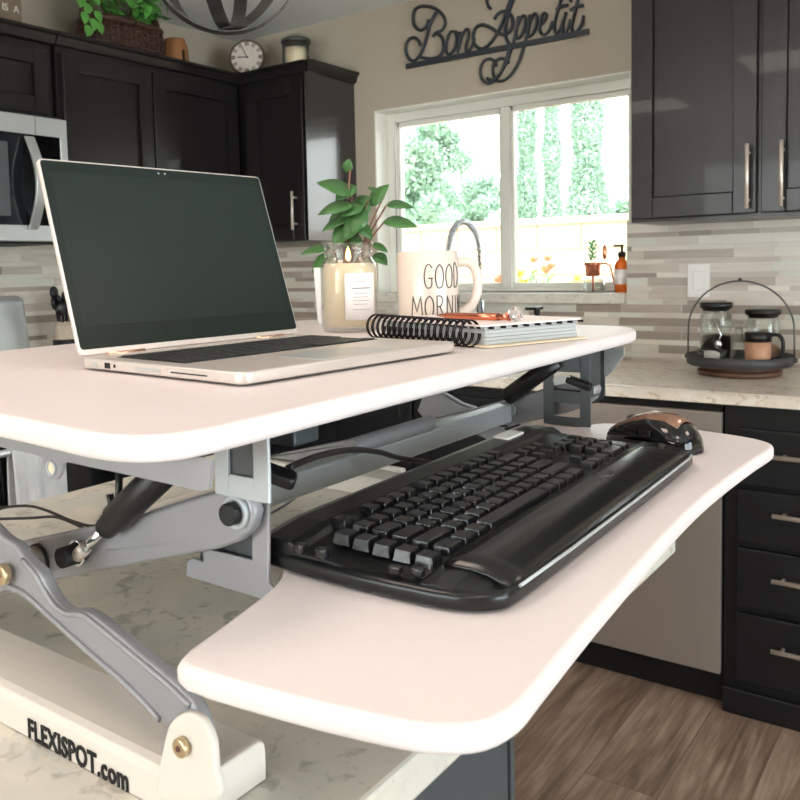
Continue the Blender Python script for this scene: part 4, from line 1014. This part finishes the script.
# ------------------------------------------------------------------ keyboard
kb = thing('keyboard', 'black full-size keyboard with glossy palm rest on the lower tray', 'keyboard', (-.241, .481, 1.0615), PI/2+math.radians(1.58))
XLk, XRk, D_ = -.022, .462, .203
def kz(v):   # top height of the shell at depth v
    pts = [(0, .010), (.012, .0165), (.03, .019), (.052, .0185), (.06, .014), (.155, .020), (.16, .026), (.19, .027), (.203, .02)]
    for (a, za), (b, zb) in zip(pts, pts[1:]):
        if v <= b: return za+(zb-za)*(v-a)/(b-a)
    return .02
shell = [(.012, -.0015), (.10, -.003), (.25, -.004), (.43, -.004), (.450, -.002), (.461, .006), (.463, .02), (.480, .06), (.484, .10), (.484, .18), (.478, .196), (.46, .203), (.24, .207), (.0, .203), (-.018, .198), (-.022, .18), (-.026, .12), (-.025, .05), (-.020, .022), (-.008, .005)]
mb = MB(); mb.prism([tuple(p) for p in smooth_closed(shell, 3)], .0, .012, bev=.004); mkobj('shell', mb, M['kb'], kb)
# sculpted deck
mb = MB(); rows_ = []
vs = [.001, .006, .015, .03, .045, .053, .056, .10, .154, .158, .164, .185, .196, .202]
def xr(v): return (.459 if v < .03 else .461+(v-.03)*.4 if v < .08 else .481) - (.008 if v > .195 else 0)
def xl(v): return (.004 if v < .004 else -.006 if v < .01 else -.013 if v < .02 else -.020) + (.01 if v > .195 else 0)
for v in vs:
    a, b = xl(v), xr(v); r_ = []
    for i in range(13):
        t = i/12; x = a+(b-a)*t; z = kz(v)
        if i in (0, 12): z -= .005
        r_.append((x, v, z))
    rows_.append(r_+[(b, v, .004), (a, v, .004)])
mb.loft(rows_, smooth=False); mkobj('deck', mb, M['kb'], kb, bevel=.002)
# palm rest
mb = MB(); rows_ = []
for v in (.002, .008, .018, .03, .042, .050):
    z = kz(v)+.0012; a, b = .006, .455
    rows_.append([(a+(b-a)*i/16, v+.002*math.sin(PI*i/16), z+.0) for i in range(17)]+[(b, v, z-.004), (a, v, z-.004)])
mb.loft(rows_, smooth=True); mkobj('palm_rest', mb, M['palm'], kb)
mkobj('front_strip', MB().tube([(.014, -.0015, .0112), (.1, -.0035, .0112), (.25, -.0045, .0112), (.43, -.004, .0112), (.452, -.002, .0112)], .0012, 6), M['greyl'], kb)
0 and mkobj('corner_cap', MB().prism(rrect(.028, .036, .008, .006, .028), .012, .0205, bev=.002), M['palm'], kb)
# small buttons by the corner
for i, (x, y) in enumerate(((-.012, .060), (-.016, .075), (-.018, .135), (-.018, .155))):
    mkobj('button', MB().prism(rrect(.007, .009, .002, x, y), .014, .0195 if i < 2 else .0215, bev=.001), M['kcap'], kb)
0 and mkobj('side_ridge', MB().box((-.021, .10, .013), (-.017, .19, .0235)), M['kb'], kb, bevel=.0015)
# emblem squiggle on the palm rest
mkobj('emblem', MB().tube(smooth_open([(.27+.035*t, .032+.004*math.sin(t*9), .0212) for t in [i/10 for i in range(11)]], 2), .0005, 5), M['pewter'], kb)
U_ = .0189; V_ = .0173
def cap(wu, du=1.0):
    w = U_*wu-.0022; d = V_*du-.0022; h = .0085
    mb = MB(); ix, iy = .0022, .002
    a = [(0, 0, 0), (w, 0, 0), (w, d, 0), (0, d, 0)]; b = [(ix, iy, h), (w-ix, iy, h), (w-ix, d-iy*.6, h+.0004), (ix, d-iy*.6, h+.0004)]
    mb.loft([a, b], smooth=False)
    o = mkobj('key', mb, M['kcap'], kb, bevel=.0006)
    return o
capm = {}; kcount = 0
def key(xu, row, wu=1.0, du=1.0, x0=.025):
    global kcount
    if kcount >= 100: return
    kcount += 1
    k = (wu, du)
    if k not in capm: capm[k] = cap(wu, du); o = capm[k]
    else: o = capm[k].copy(); C.objects.link(o)
    y = .0565+row*V_+(.003 if row > 4.5 else 0)
    o.location = (x0+xu*U_, y, .0135+(y-.056)*.06)
def krow(row, spec, x=0.0):
    for s_ in spec:
        if s_ < 0: x -= s_
        else: key(x, row, s_); x += s_
gx = -1.25
krow(0, [1.35, 1.1, 1.1, 6.2, 1.1, 1.1, 1.1, 1.35], 0)
krow(1, [2.25]+[1]*10+[2.75])
krow(2, [1.75]+[1]*11+[2.25])
krow(3, [1.5]+[1]*12+[1.5])
krow(4, [1]*13+[2])
krow(5, [1, -1, 1, 1, 1, 1, -.5, 1, 1, 1, 1, -.5, 1, 1, 1, 1])
for r_ in range(5): key(gx, r_, 1.0)
krow(0, [1, 1, 1], 15.3); krow(1, [1], 16.3); krow(3, [1, 1, 1], 15.3); krow(4, [1, 1, 1], 15.3)
krow(0, [2, 1], 18.6); krow(1, [1, 1, 1], 18.6); krow(2, [1, 1, 1], 18.6); krow(3, [1, 1, 1], 18.6); krow(4, [1, 1, 1, 1], 18.6)
key(21.6, 0, 1.0, 2.0); key(21.6, 2, 1.0, 2.0)
mkobj('media_panel', MB().prism(rrect(.045, .020, .005, .385, .178), .0255, .0285, bev=.001), M['whitelever'], kb)

# ------------------------------------------------------------------ mouse
ms_c = P(658, 440, 2, 1.062)
mo = thing('computer_mouse', 'large black and brown glossy wireless mouse right of the keyboard', 'mouse', (-.317, 1.012, 1.0608), math.radians(-20)); mo.scale = (.93, .9, .95)
def mring(t, w, h, z0):
    n = 20; r_ = []
    for i in range(n):
        a = 2*PI*i/n; c, s_ = math.cos(a), math.sin(a)
        r_.append((t, w*.5*c*(1 if s_ > 0 else 1.04), z0+max(0, s_)**.8*h if s_ > 0 else z0+s_*.002+.0))
    return r_
secs = [(-.062, .02, .006), (-.058, .040, .012), (-.045, .056, .020), (-.02, .064, .031), (.005, .064, .038), (.03, .066, .038), (.048, .060, .031), (.058, .044, .021), (.063, .022, .009)]
mb = MB(); mb.loft([mring(t, w, h, .004) for t, w, h in secs]); mkobj('body', mb, M['blackgloss'], mo)
mb = MB(); rr = []
for t, w, h in secs[:-2]:
    n = 12; rr.append([(t, .5*w*.80*math.cos(PI*(.12+.76*i/n)), .0055+h*math.sin(PI*(.12+.76*i/n))**.8+.0008) for i in range(n+1)])
mb.loft(rr, caps=False, closed=False); mkobj('button_shell', mb, mat('mouse_brown_gloss', (150, 112, 92), .16, .55, coat=.5), mo, solid=.0012)
mkobj('scroll_wheel', MB().cyl((-.03, -.004, .027), (-.03, .004, .027), .009, 16), M['greyd'], mo)
for i in range(2): mkobj('side_button', MB().box((-.02+.022*i, -.0335, .018), (-.002+.022*i, -.031, .025)), M['black'], mo, bevel=.001)
mkobj('base_edge', MB().prism(smooth_closed([(t, w*.5) for t, w, h in secs]+[(t, -w*.5) for t, w, h in secs[::-1]], 2)[::-1], .0, .005), M['black'], mo)

# ------------------------------------------------------------------ laptop
la = math.radians(-4.2)
LW, LD = .311, .243
lp = thing('laptop', 'open silver laptop with a dark blank screen on the upper desk', 'laptop', (-.484, .496, ZD+.0012), PI/2+la)
mb = MB(); mb.prism(rrect(LW, LD, .011, LW/2, LD/2), .001, .0115, bev=.0025); mkobj('base', mb, M['silver'], lp)
mkobj('bottom_bevel', MB().prism(rrect(LW-.012, LD-.012, .006, LW/2, LD/2), .0, .003, bev=.001), M['steelw'], lp)
mkobj('trackpad', MB().prism(rrect(.105, .062, .003, LW/2, .040), .0115, .0119), M['steelw'], lp)
mkobj('key_well', MB().box((.018, .098, .0110), (LW-.018, .205, .0119)), M['blackm'], lp)
lk = MB(); lk.box((0, 0, 0), (.0162, .0152, .0012)); k0 = None
def lkey(x, y, w=1):
    global k0
    if k0 is None:
        k0 = mkobj('key', lk, M['key'], lp); o = k0
    else: o = k0.copy(); C.objects.link(o)
    o.location = (x, y, .0119); o.scale = (w, 1, 1)
pit_ = (LW-.04)/15
for r_ in range(6):
    if r_ == 0:
        for i in range(4): lkey(.0205+i*pit_, .1+0*.0172)
        lkey(.0205+4*pit_, .1, 5.5)
        for i in range(5): lkey(.0205+(10+i)*pit_, .1)
    else:
        for i in range(15 if r_ > 2 else 14): lkey(.0205+i*pit_+(0 if r_ > 2 else .004*r_), .1+r_*.0172)
mkobj('hinge_bar', MB().cyl((.03, LD-.003, .0115), (.075, LD-.003, .0115), .0026, 12), M['rosegold'], lp)
mkobj('hinge_bar', MB().cyl((LW-.075, LD-.003, .0115), (LW-.03, LD-.003, .0115), .0026, 12), M['rosegold'], lp)
# lid
LT = math.radians(90-72.2); LH = .213
Tl = Matrix.Translation((0, LD-.001, .0125)) @ Matrix.Rotation(-LT, 4, 'X') @ Matrix(((1, 0, 0, 0), (0, 0, 1, 0), (0, 1, 0, 0), (0, 0, 0, 1)))
# local lid plane: x across, y up the lid, z backwards
mb = MB(); mb.prism(rrect(LW, LH, .006, LW/2, LH/2), 0, .0055, bev=.0012, T=Tl); lid = mkobj('lid', mb, M['silver'], lp)
mb = MB(); mb.prism(rrect(LW-.004, LH-.008, .004, LW/2, LH/2+.002), -.0004, .0012, T=Tl); bz = mkobj('bezel', mb, mat('screen_bezel', (33, 41, 38), .3, spec=.15), lid)
mb = MB(); mb.box((.010, .030, -.0006), (LW-.010, LH-.014, .0), Tl); mkobj('display', mb, M['screen'], lid)
for i in range(2): mkobj('camera_lens', MB().cyl(Tl @ Vector((LW/2-.006+.009*i, LH-.007, -.0008)), Tl @ Vector((LW/2-.006+.009*i, LH-.007, 0)), .0012, 10), M['greyl'], lid)
for y0_, y1_, z0_, z1_, mt, nm in ((.212, .222, .003, .0085, 'steelw', 'port'), (.190, .199, .003, .0085, 'blackm', 'port'), (.181, .184, .0045, .0075, 'blackm', 'port'), (.11, .15, .0045, .0075, 'steelw', 'vent_slot'), (.045, .095, .0052, .0064, 'blackm', 'card_slot')):
    mkobj(nm, MB().box((-.0004, y0_, z0_), (.001, y1_, z1_)), M[mt], lp)

# ------------------------------------------------------------------ jar candle
jb = P(350, 333, 2, ZD); jd = Vector((jb.x, jb.y, 0)).normalized(); jc = Vector((jb.x, jb.y, 0))+jd*.037
jr = .042
jz = P(350, 243.5, 1, jc.y-.0).z-ZD
jt = thing('jar_candle', 'lit cream candle in a clear glass jar behind the laptop', 'candle', (jc.x, jc.y, ZD+.0008))
h = jz
prof = [(.001, 0), (jr*.9, 0), (jr, .006), (jr, h*.72), (jr*.93, h*.79), (jr*.84, h*.82), (jr*.84, h*.87), (jr*.88, h*.885), (jr*.84, h*.90), (jr*.84, h*.95), (jr*.89, h*.965), (jr*.89, h*.99), (jr*.87, h), (jr*.80, h), (jr*.79, h*.83), (jr*.9, h*.775), (jr-.0025, h*.70), (jr-.0025, .008), (.001, .006)]
mkobj('glass', MB().lathe(prof, 48), M['glassthin'], jt)
mkobj('wax', MB().lathe([(.001, .0065), (jr-.004, .0075), (jr-.0028, .012), (jr-.0028, h*.70), (jr*.88, h*.765), (jr*.86, h*.772), (.001, h*.768)], 40), M['wax'], jt)
mkobj('wick', MB().cyl((0, 0, h*.765), (0, 0, h*.80), .0012, 6), M['blackm'], jt)
mkobj('flame', MB().lathe([(.0003, 0), (.0035, .004), (.004, .008), (.0025, .016), (.0003, .022)], 12, (0, 0, h*.79)), mat('flame', (255, 190, 110), .5, emit=(255, 170, 90), es=14), jt)
va = math.atan2(-jd.y, -jd.x)   # facing the viewer side
def curved(r_, a0, a1, z0, z1, t=.0004, n=14):
    mb = MB(); o = []
    for i in range(n+1):
        a = a0+(a1-a0)*i/n; c, s_ = math.cos(a), math.sin(a)
        o.append([(r_*c, r_*s_, z0), ((r_+t)*c, (r_+t)*s_, z0), ((r_+t)*c, (r_+t)*s_, z1), (r_*c, r_*s_, z1)])
    mb.loft(o, smooth=True); return mb
lb0, lb1 = va-.15, va+1.05
lab = mkobj('label', curved(jr+.0003, lb0, lb1, h*.14, h*.66), M['label'], jt)
for i, (f0, f1) in enumerate(((.3, .62), (.2, .8), (.25, .72), (.25, .70), (.22, .75), (.25, .68), (.22, .76))):
    z = h*(.56, .485, .43, .39, .35, .31, .25)[i]
    mkobj('label_line', curved(jr+.0007, lb0+(lb1-lb0)*f0, lb0+(lb1-lb0)*f1, z, z+(.0016 if i == 1 else .0007), .0002, 6), M['ink'], lab)

# ------------------------------------------------------------------ mug
mdv = P(428, 300, 1, 1.0); mdv = Vector((mdv.x, mdv.y, 0)).normalized(); mc = mdv*1.30
mr = 29.6/852*1.30*1.03
mh = P(428, 252, 1, mc.y).z-ZD
mu_ = thing('mug', 'tall off-white ceramic mug lettered GOOD MORNING behind the notebook', 'mug', (mc.x, mc.y, ZD+.0008))
mkobj('body', MB().lathe([(.001, 0), (mr*.9, 0), (mr*.97, .004), (mr, .012), (mr, mh-.003), (mr-.0015, mh), (mr-.003, mh), (mr-.004, mh-.004), (mr-.004, .01), (.001, .008)], 56), M['mug'], mu_)
mva = math.atan2(-mdv.y, -mdv.x)
ha = mva+PI/2+.05   # handle to the right of the picture
hx, hy = math.cos(ha), math.sin(ha)
hp = smooth_open([(mr-.003, mh-.018), (mr+.010, mh-.017), (mr+.021, mh-.022), (mr+.028, mh-.038), (mr+.028, mh-.062), (mr+.021, mh-.080), (mr+.010, mh-.090), (mr-.003, mh-.094)], 6)
mkobj('handle', MB().tube([(hx*p.x, hy*p.x, p.y) for p in hp], .0075, 14), M['mug'], mu_)
LET = {'G': [[(.9, .85), (.6, 1), (.25, .9), (.05, .5), (.2, .1), (.55, 0), (.85, .12), (.85, .42)], [(.5, .42), (1.0, .42)]],
 'O': [[(.5, 1), (.15, .8), (.03, .45), (.2, .08), (.5, 0), (.82, .1), (.97, .5), (.82, .85), (.5, 1)]],
 'D': [[(.1, 0), (.1, 1), (.6, .92), (.95, .5), (.6, .06), (.1, 0)]],
 'M': [[(0, 0), (.15, 1), (.5, .25), (.85, 1), (1, 0)]],
 'R': [[(.1, 0), (.1, 1), (.6, .98), (.8, .75), (.55, .52), (.1, .48)], [(.4, .5), (.9, 0)]],
 'N': [[(.08, 0), (.08, 1), (.9, 0), (.9, 1)]], 'I': [[(.5, 0), (.5, 1)]]}
def word(w, a0, z0, hgt, wd, gap):
    a = a0
    for ch in w:
        ww = wd*(.35 if ch == 'I' else 1.25 if ch == 'M' else 1)
        mb = MB()
        for st in LET[ch]:
            pts = [Vector((p[0], p[1], 0)) for p in st]
            if ch in 'GOD' and len(pts) > 3: pts = smooth_open(pts, 4)
            else:
                q = [];
                for i in range(len(pts)-1):
                    for k in range(4): q.append(pts[i].lerp(pts[i+1], k/4))
                q.append(pts[-1]); pts = q
            mb.tube([((mr+.0002)*math.cos(a+p.x*ww/mr), (mr+.0002)*math.sin(a+p.x*ww/mr), z0+p.y*hgt) for p in pts], .0009, 5)
        mkobj('letter', mb, M['lettering'], mu_)
        a += (ww+gap)/mr
word('GOOD', mva-.12, mh*.53, mh*.30, .0135, .0032)
word('MORNING', mva-.54, mh*.16, mh*.27, .0135, .0034)

# ------------------------------------------------------------------ potted plant
pc = P(343, 324.6, 2, ZD); pdv = Vector((pc.x, pc.y, 0)).normalized(); pc = pdv*1.47
pt = thing('potted_plant', 'green peperomia in a white square pot behind the jar candle', 'plant', (pc.x, pc.y, ZD+.0008), math.atan2(pdv.y, pdv.x))
s_ = .047
mb = MB(); mb.loft([[(x*k_, y*k_, z) for x, y in rrect(2*s_, 2*s_, .006)] for k_, z in ((.88, 0), (.9, .002), (1, .092), (1, .095), (.93, .095), (.93, .08))]); mkobj('pot', mb, M['pot'], pt)
mkobj('soil', MB().prism(rrect(s_*1.84, s_*1.84, .005), .07, .083), M['soil'], pt)
pw = Vector((pc.x, pc.y, ZD))
def atd(px, py, dd=0.0):
    """point of the plant's own plane (facing the room) seen at a photo pixel, dd metres nearer"""
    d = P(px, py, 1, 1.0)-Vector((0, 0, CAMZ)); hd_ = Vector((d.x, d.y, 0)); 
    t = (pc.dot(pdv)-dd)/hd_.dot(pdv); return Vector((0, 0, CAMZ))+d*t
lfb = []
# (base px, tip px, width, nearer, normal tilt)
leaves = [((352, 195), (322, 178), .034, .01, 1), ((346, 172), (349, 160), .014, .0, 0), ((353, 205), (320, 208), .026, .02, 1), ((356, 186), (336, 196), .028, .0, 1),
 ((354, 208), (368, 196), .03, -.01, 1), ((371, 206), (384, 184), .024, 0, 1), ((352, 216), (323, 225), .020, .01, 1), ((360, 214), (345, 238), .022, .02, 0), ((386, 205), (411, 203), .020, 0, 1), ((383, 222), (415, 221), .026, .01, 1),
 ((366, 212), (352, 232), .020, .025, 0), ((348, 225), (334, 244), .022, .01, 0), ((358, 224), (372, 236), .020, .015, 1), ((330, 248), (303, 249), .018, .0, 1), ((332, 254), (312, 268), .022, .01, 1), ((372, 244), (387, 249), .014, .01, 1), ((374, 254), (387, 262), .020, 0, 1), ((344, 212), (330, 228), .02, -.01, 0), ((366, 200), (358, 220), .022, .0, 1), ((380, 196), (371, 186), .016, -.01, 1), ((350, 236), (362, 244), .018, .01, 1), ((362, 206), (342, 212), .026, .018, 1), ((340, 238), (350, 246), .018, 0, 1)]
inv = Matrix.LocRotScale(pt.location, pt.rotation_euler, None).inverted()
for i, (b_, t_, w_, dd, tl) in enumerate(leaves):
    p0 = atd(*b_, dd); p1 = atd(*t_, dd+.012)
    d_ = p1-p0; L_ = d_.length*1.06
    nrm = Vector((0, 0, 1))*(1 if tl else .45)-pdv*(.75 if tl else 1.0)
    mb = MB(); mb.leaf(p0, d_, nrm, L_, w_*1.35, .22 if tl else .1, 8, .12)
    wpart('leaf', mb, M['leaf'], pt, solid=.0006)
root = pw+Vector((0, 0, .08))
for tip in ((352, 196), (350, 170), (384, 196), (386, 206), (384, 222), (358, 208), (346, 226), (333, 250), (372, 244), (373, 256), (368, 200)):
    p1 = atd(*tip, .005); r_ = root+(p1-root)*.0+Vector(((p1.x-root.x)*.25, (p1.y-root.y)*.25, 0))
    mid = r_.lerp(p1, .5)+Vector((0, 0, .01))
    wpart('stem', MB().tube(smooth_open([r_, mid, p1], 4), [.0022]*4+[.0016]*5, 6), M['stem'], pt)

# ------------------------------------------------------------------ planner notebook
n0 = P(487, 349, 2, ZD)       # near corner of the lower cover
na = math.radians(-20)
ex = Vector((math.cos(na), math.sin(na), 0)); ey = Vector((-math.sin(na), math.cos(na), 0))
nb = thing('spiral_planner', 'thick black-coiled planner with scalloped page tabs beside the laptop', 'notebook', (n0.x, n0.y, ZD+.0008), na)
# local: x from -.235 (left) to 0, y 0..0.175
NW, ND, NT = .218, .168, .0225
mkobj('back_cover', MB().prism(rrect(NW, ND, .006, -NW/2, ND/2), 0, .0018), M['tabs'], nb)
mkobj('front_cover', MB().prism(rrect(NW-.008, ND-.004, .006, -NW/2-.004, ND/2), NT+.001, NT+.0028), M['cover'], nb)
mb = MB()
for k in range(5):
    z0 = .0022+k*(NT-.0015)/5; o_ = .001*((k*7) % 3)
    mb.prism(rrect(NW-.018-o_, ND-.014-o_, .004, -NW/2-.004, ND/2+.003), z0, z0+(NT-.0015)/5-.0004)
mkobj('pages', mb, M['paper'], nb)
for k in range(9):
    mkobj('divider_tab', MB().box((-.0125, .014+k*.0185, NT-.0022), (-.006, .014+k*.0185+.003, NT+.0008)), M['wire'], nb)
cn = 17
for k in range(cn):
    x0 = -NW+.004+k*(NW-.03)/(cn-1); mb = MB()
    for dx_ in (0, .0032):
        mb.tube([(x0+dx_+.0015*math.sin(PI*i/18), -.0005+.0150*math.cos(2*PI*i/18+.3)-.004, NT*.5+.002+.0155*math.sin(2*PI*i/18+.3)+.0025) for i in range(18)], .00095, 6)
    mkobj('binding_ring', mb, M['wire'], nb)
# pen
pn0 = P(437, 315, 2, ZD+NT+.0085); pn1 = P(512, 317, 2, ZD+NT+.0085)
pd_ = (pn1-pn0).normalized(); PL = min((pn1-pn0).length, .14); pn1 = pn0+pd_*PL
pe = thing('pen', 'rose gold pen with a clear crystal on its end, lying on the planner', 'pen', (pn0.x, pn0.y, ZD+NT+.0040), math.atan2(pd_.y, pd_.x))
mkobj('barrel', MB().tube([(0, 0, .0042), (.012, 0, .0042), (.014, 0, .0042), (PL*.55, 0, .0042), (PL*.57, 0, .0042), (PL-.02, 0, .0042)], [.0008, .0028, .0040, .0042, .0046, .0046], 14), M['copper'], pe)
mkobj('ferrule', MB().tube([(PL-.02, 0, .0042), (PL-.012, 0, .0042), (PL-.004, 0, .0055)], [.0048, .0032, .006], 14), M['copper'], pe)
mb = MB(); bmesh.ops.create_icosphere(mb.bm, subdivisions=1, radius=.0098, matrix=Matrix.Translation((PL+.005, 0, .0085))); mkobj('crystal', mb, M['crystal'], pe)

# ------------------------------------------------------------------ outdoors
gz = -.12
struct('ground', MB().box((-30, YW+.23, gz-.1), (14, 40, gz)), M['ground'])
gw = thing('garden_wall', 'sunlit cream block wall with a cap course behind the flowers', 'wall', (-4, 7, gz))
gt = P(560, 217, 1, 7).z
wpart('blocks', MB().box((-16, 7, gz), (6, 7.2, gt-.06)), M['gwall'], gw)
wpart('cap', MB().box((-16, 6.97, gt-.06), (6, 7.23, gt)), M['gwall'], gw, bevel=.01)
mb = MB()
for i in range(56):
    mb.box((-16+i*.4, 6.994, gt-.27), (-15.99+i*.4, 7, gt-.06))
mb.box((-16, 6.994, gt-.28), (6, 7, gt-.27)); mb.box((-16, 6.994, gt-.5), (6, 7, gt-.49))
wpart('mortar_lines', mb, mat('mortar_joint', (150, 128, 108), .9), gw)
def foliage(fn, n, size, seed):
    rnd = random.Random(seed); mb = MB()
    for _ in range(n):
        p = fn(rnd)
        if p is None: continue
        d = Vector((rnd.uniform(-1, 1), rnd.uniform(-1, 1), rnd.uniform(-.3, 1.2))).normalized(); q = d.orthogonal().normalized(); w = size*rnd.uniform(.6, 1.3)
        a, b = Vector(p), Vector(p)+d*w*2.2
        vs_ = [mb.bm.verts.new(a), mb.bm.verts.new((a+b)/2+q*w*.5), mb.bm.verts.new(b), mb.bm.verts.new((a+b)/2-q*w*.5)]
        mb.face(vs_)
    return mb
def cypress(px, w, zt_, y, lab, seed):
    c = P(px, 150, 1, y)
    t = thing('cypress_tree', lab, 'tree', (c.x, y, gz), group=None)
    def fn(r):
        z = 1-(r.random()**.8); zz = .4+z*(zt_-.4); rad = w*(.30+.75*math.sin(PI*min(1, (1-z)**.8*.62+.06)))*(.88+.16*math.sin(zz*5.3+seed))
        a = r.uniform(0, 2*PI); q = rad*(.7+.3*r.random()); return (q*math.cos(a), q*math.sin(a), zz)
    mkobj('foliage', foliage(fn, 11000, .032, seed), M['leaft'], t)
    mkobj('trunk', MB().tube([(0, 0, 0), (.01, 0, 1.0), (0, 0, zt_*.4)], [.07, .05, .01], 8), M['bark'], t)
cypress(527, .17, 4.9, 13, 'slim cypress beside the window mullion, leftmost of three', 1)
cypress(552, .19, 5.6, 15.5, 'slim cypress in the middle of the three seen through the right pane', 2)
cypress(587, .24, 4.3, 10.5, 'widest cypress, rightmost of the three seen through the right pane', 3)
def bushy(px, y, rx, z0, z1, lab, seed, n=5200, m=None, size=.04, nm='garden_tree', cat='tree'):
    c = P(px, 180, 1, y); t = thing(nm, lab, cat, (c.x, y, gz))
    blobs = []
    r = random.Random(seed)
    for i in range(20):
        q = i/19; sp_ = .8*(1-.55*q); blobs.append((r.uniform(-sp_, sp_)*rx, r.uniform(-.5, .5)*rx, z0+(z1-z0)*q, r.uniform(.2, .42)*rx))
    def fn(r2):
        b = r2.choice(blobs); v = Vector((r2.gauss(0, 1), r2.gauss(0, 1), r2.gauss(0, 1))).normalized()*b[3]*(.35+.65*r2.random())
        return (b[0]+v.x, b[1]+v.y, max(.1, b[2]+v.z))
    mkobj("foliage", foliage(fn, int(n*2), size, seed), m or M['leafb'], t)
    mkobj('trunk', MB().tube([(0, 0, 0), (.04, .02, z0*.7), (0, 0, z0)], [.08, .06, .03], 8), M['bark'], t)
    return t
bushy(425, 11, .72, 2.0, 3.5, 'loose leafy tree filling the left window pane', 11, 6500)
bushy(484, 14.6, .75, 1.7, 2.9, 'pale bushy tree between the left tree and the mullion', 12, 5000)
bushy(455, 18, .8, 2.2, 3.3, 'thin pale tree far behind the left window pane', 13, 2500)
bushy(562, 20, 1.7, 1.6, 2.3, 'low rounded shrub tree behind the cypresses', 14, 3600)
bushy(622, 13, .45, 1.6, 2.2, 'small green shrub tree at the right edge of the window', 15, 2600)
def flowerbush(px, py, y, r_, h_, lab, seed, fm, k=14):
    c = P(px, py, 1, y); t = thing('flowering_plant', lab, 'plant', (c.x, y, gz)); rnd = random.Random(seed)
    top = c.z-gz
    st = MB(); lf = MB(); 
    for i in range(k):
        a = rnd.uniform(0, 2*PI); q = r_*rnd.random(); tp = (q*math.cos(a), q*math.sin(a), top*rnd.uniform(.9, 1.0)); st.tube([(tp[0]*.3, tp[1]*.3, 0), tp], .006, 5)
        for _ in range(14):
            s2 = rnd.uniform(.55, 1); lf.leaf((tp[0]*s2, tp[1]*s2, tp[2]*s2), (rnd.uniform(-1, 1), rnd.uniform(-1, 1), rnd.uniform(0, 1)), (0, 0, 1), .09, .035, .2, 3)
    mkobj('stems', st, M['leafb'], t); mkobj('leaves', lf, mat('garden_leaf', (150, 200, 110), .6), t)
    for i in range(5):
        fx, fy, fz = rnd.uniform(-.6, .6)*r_, rnd.uniform(-.5, .5)*r_, top*rnd.uniform(.95, 1.04); mb = MB()
        for j in range(5):
            a = j*2*PI/5; mb.leaf((fx, fy, fz), (math.cos(a), math.sin(a), .8), (0, 0, 1), .05, .035, -.2, 4)
        mkobj('blossom', mb, fm, t)
flowerbush(517, 278, 4.0, .08, 1.2, 'green plant with yellow blossoms at the left of the right pane', 21, M['flower2'])
flowerbush(543, 268, 4.7, .09, 1.3, 'taller plant with orange blossoms outside the right pane', 22, M['flower'])
flowerbush(499, 284, 4.5, .05, 1.1, 'small orange flowering plant just behind the window mullion', 23, M['flower'], 8)
flowerbush(580, 288, 5.3, .12, 1.1, 'low leafy plant with small yellow blossoms outside, left of the copper planter', 24, M['flower2'], 10)

# ------------------------------------------------------------------ light
w = bpy.data.worlds.new('world'); scn.world = w; w.use_nodes = True
bg = w.node_tree.nodes['Background']
wn = w.node_tree; tc = wn.nodes.new('ShaderNodeTexCoord'); sp = wn.nodes.new('ShaderNodeSeparateXYZ'); rp = wn.nodes.new('ShaderNodeValToRGB')
wn.links.new(tc.outputs['Generated'], sp.inputs[0]); wn.links.new(sp.outputs['Z'], rp.inputs['Fac']); wn.links.new(rp.outputs['Color'], bg.inputs['Color'])
rp.color_ramp.elements[0].color = (1, 1, 1, 1); rp.color_ramp.elements[1].color = (.72, .86, 1, 1)
bg.inputs['Strength'].default_value = 5.6
def light(name, kind, loc, rot, energy, color, size=None, sy=None):
    l = bpy.data.lights.new(name, kind); o = bpy.data.objects.new(name, l); C.objects.link(o); o.location = loc; o.rotation_euler = rot
    l.energy = energy; l.color = color
    if kind == 'AREA':
        l.size = size
        if sy: l.shape = 'RECTANGLE'; l.size_y = sy
    if kind == 'SUN': l.angle = math.radians(3)
    return o
light('sun', 'SUN', (0, 0, 8), (math.radians(48), 0, math.radians(-28)), 3.2, (1, .95, .86))
light('patio_daylight', 'AREA', (XR+.02, .45, 1.1), (0, math.radians(90), 0), 44, (.66, .83, 1), 2.0, 2.7)
#light('window_daylight', 'AREA', ((WX0+WX1)/2, YW+.24, 1.56), (math.radians(-90), 0, 0), 26, (.86, .97, 1), 1.05, .72)
light('dining_daylight', 'AREA', (-.9, YN+.03, 1.35), (math.radians(90), 0, 0), 17, (.92, .93, 1), 2.4, 1.5)
for i, (x, y) in enumerate(((-2.0, -.7), (.5, -.3), (1.1, 1.5), (.9, -1.4), (-.9, .2))):
    light('ceiling_can', 'AREA', (x, y, ZC-.02), (0, 0, 0), 6.5, (1, .80, .70), .5)
light('pendant_bulb', 'POINT', (LX, LY, 1.915+.415), (0, 0, 0), 7, (1, .86, .74)).data.shadow_soft_size = .03
vs_ = scn.view_settings
vs_.view_transform = 'Standard'; vs_.look = 'None'; vs_.gamma = 1; vs_.exposure = .28
scn.cycles.max_bounces = 10; scn.cycles.transparent_max_bounces = 12; scn.cycles.transmission_bounces = 8
scn.cycles.sample_clamp_indirect = 8
# things of one kind share a group phrase
GR = {'wall_cabinet': 'dark wall cabinets', 'base_cabinet': 'dark base cabinets', 'glass_canister': 'glass canisters on the tray', 'cypress_tree': 'cypress trees beyond the garden wall',
      'garden_tree': 'leafy trees beyond the garden wall', 'flowering_plant': 'flowering plants outside the window', 'power_cable': 'cables on the island', 'thin_cable': 'thin cables under the desk'}
for o in scn.objects:
    g = GR.get(o.name.split('.')[0])
    if g and o.parent is None: o['group'] = g
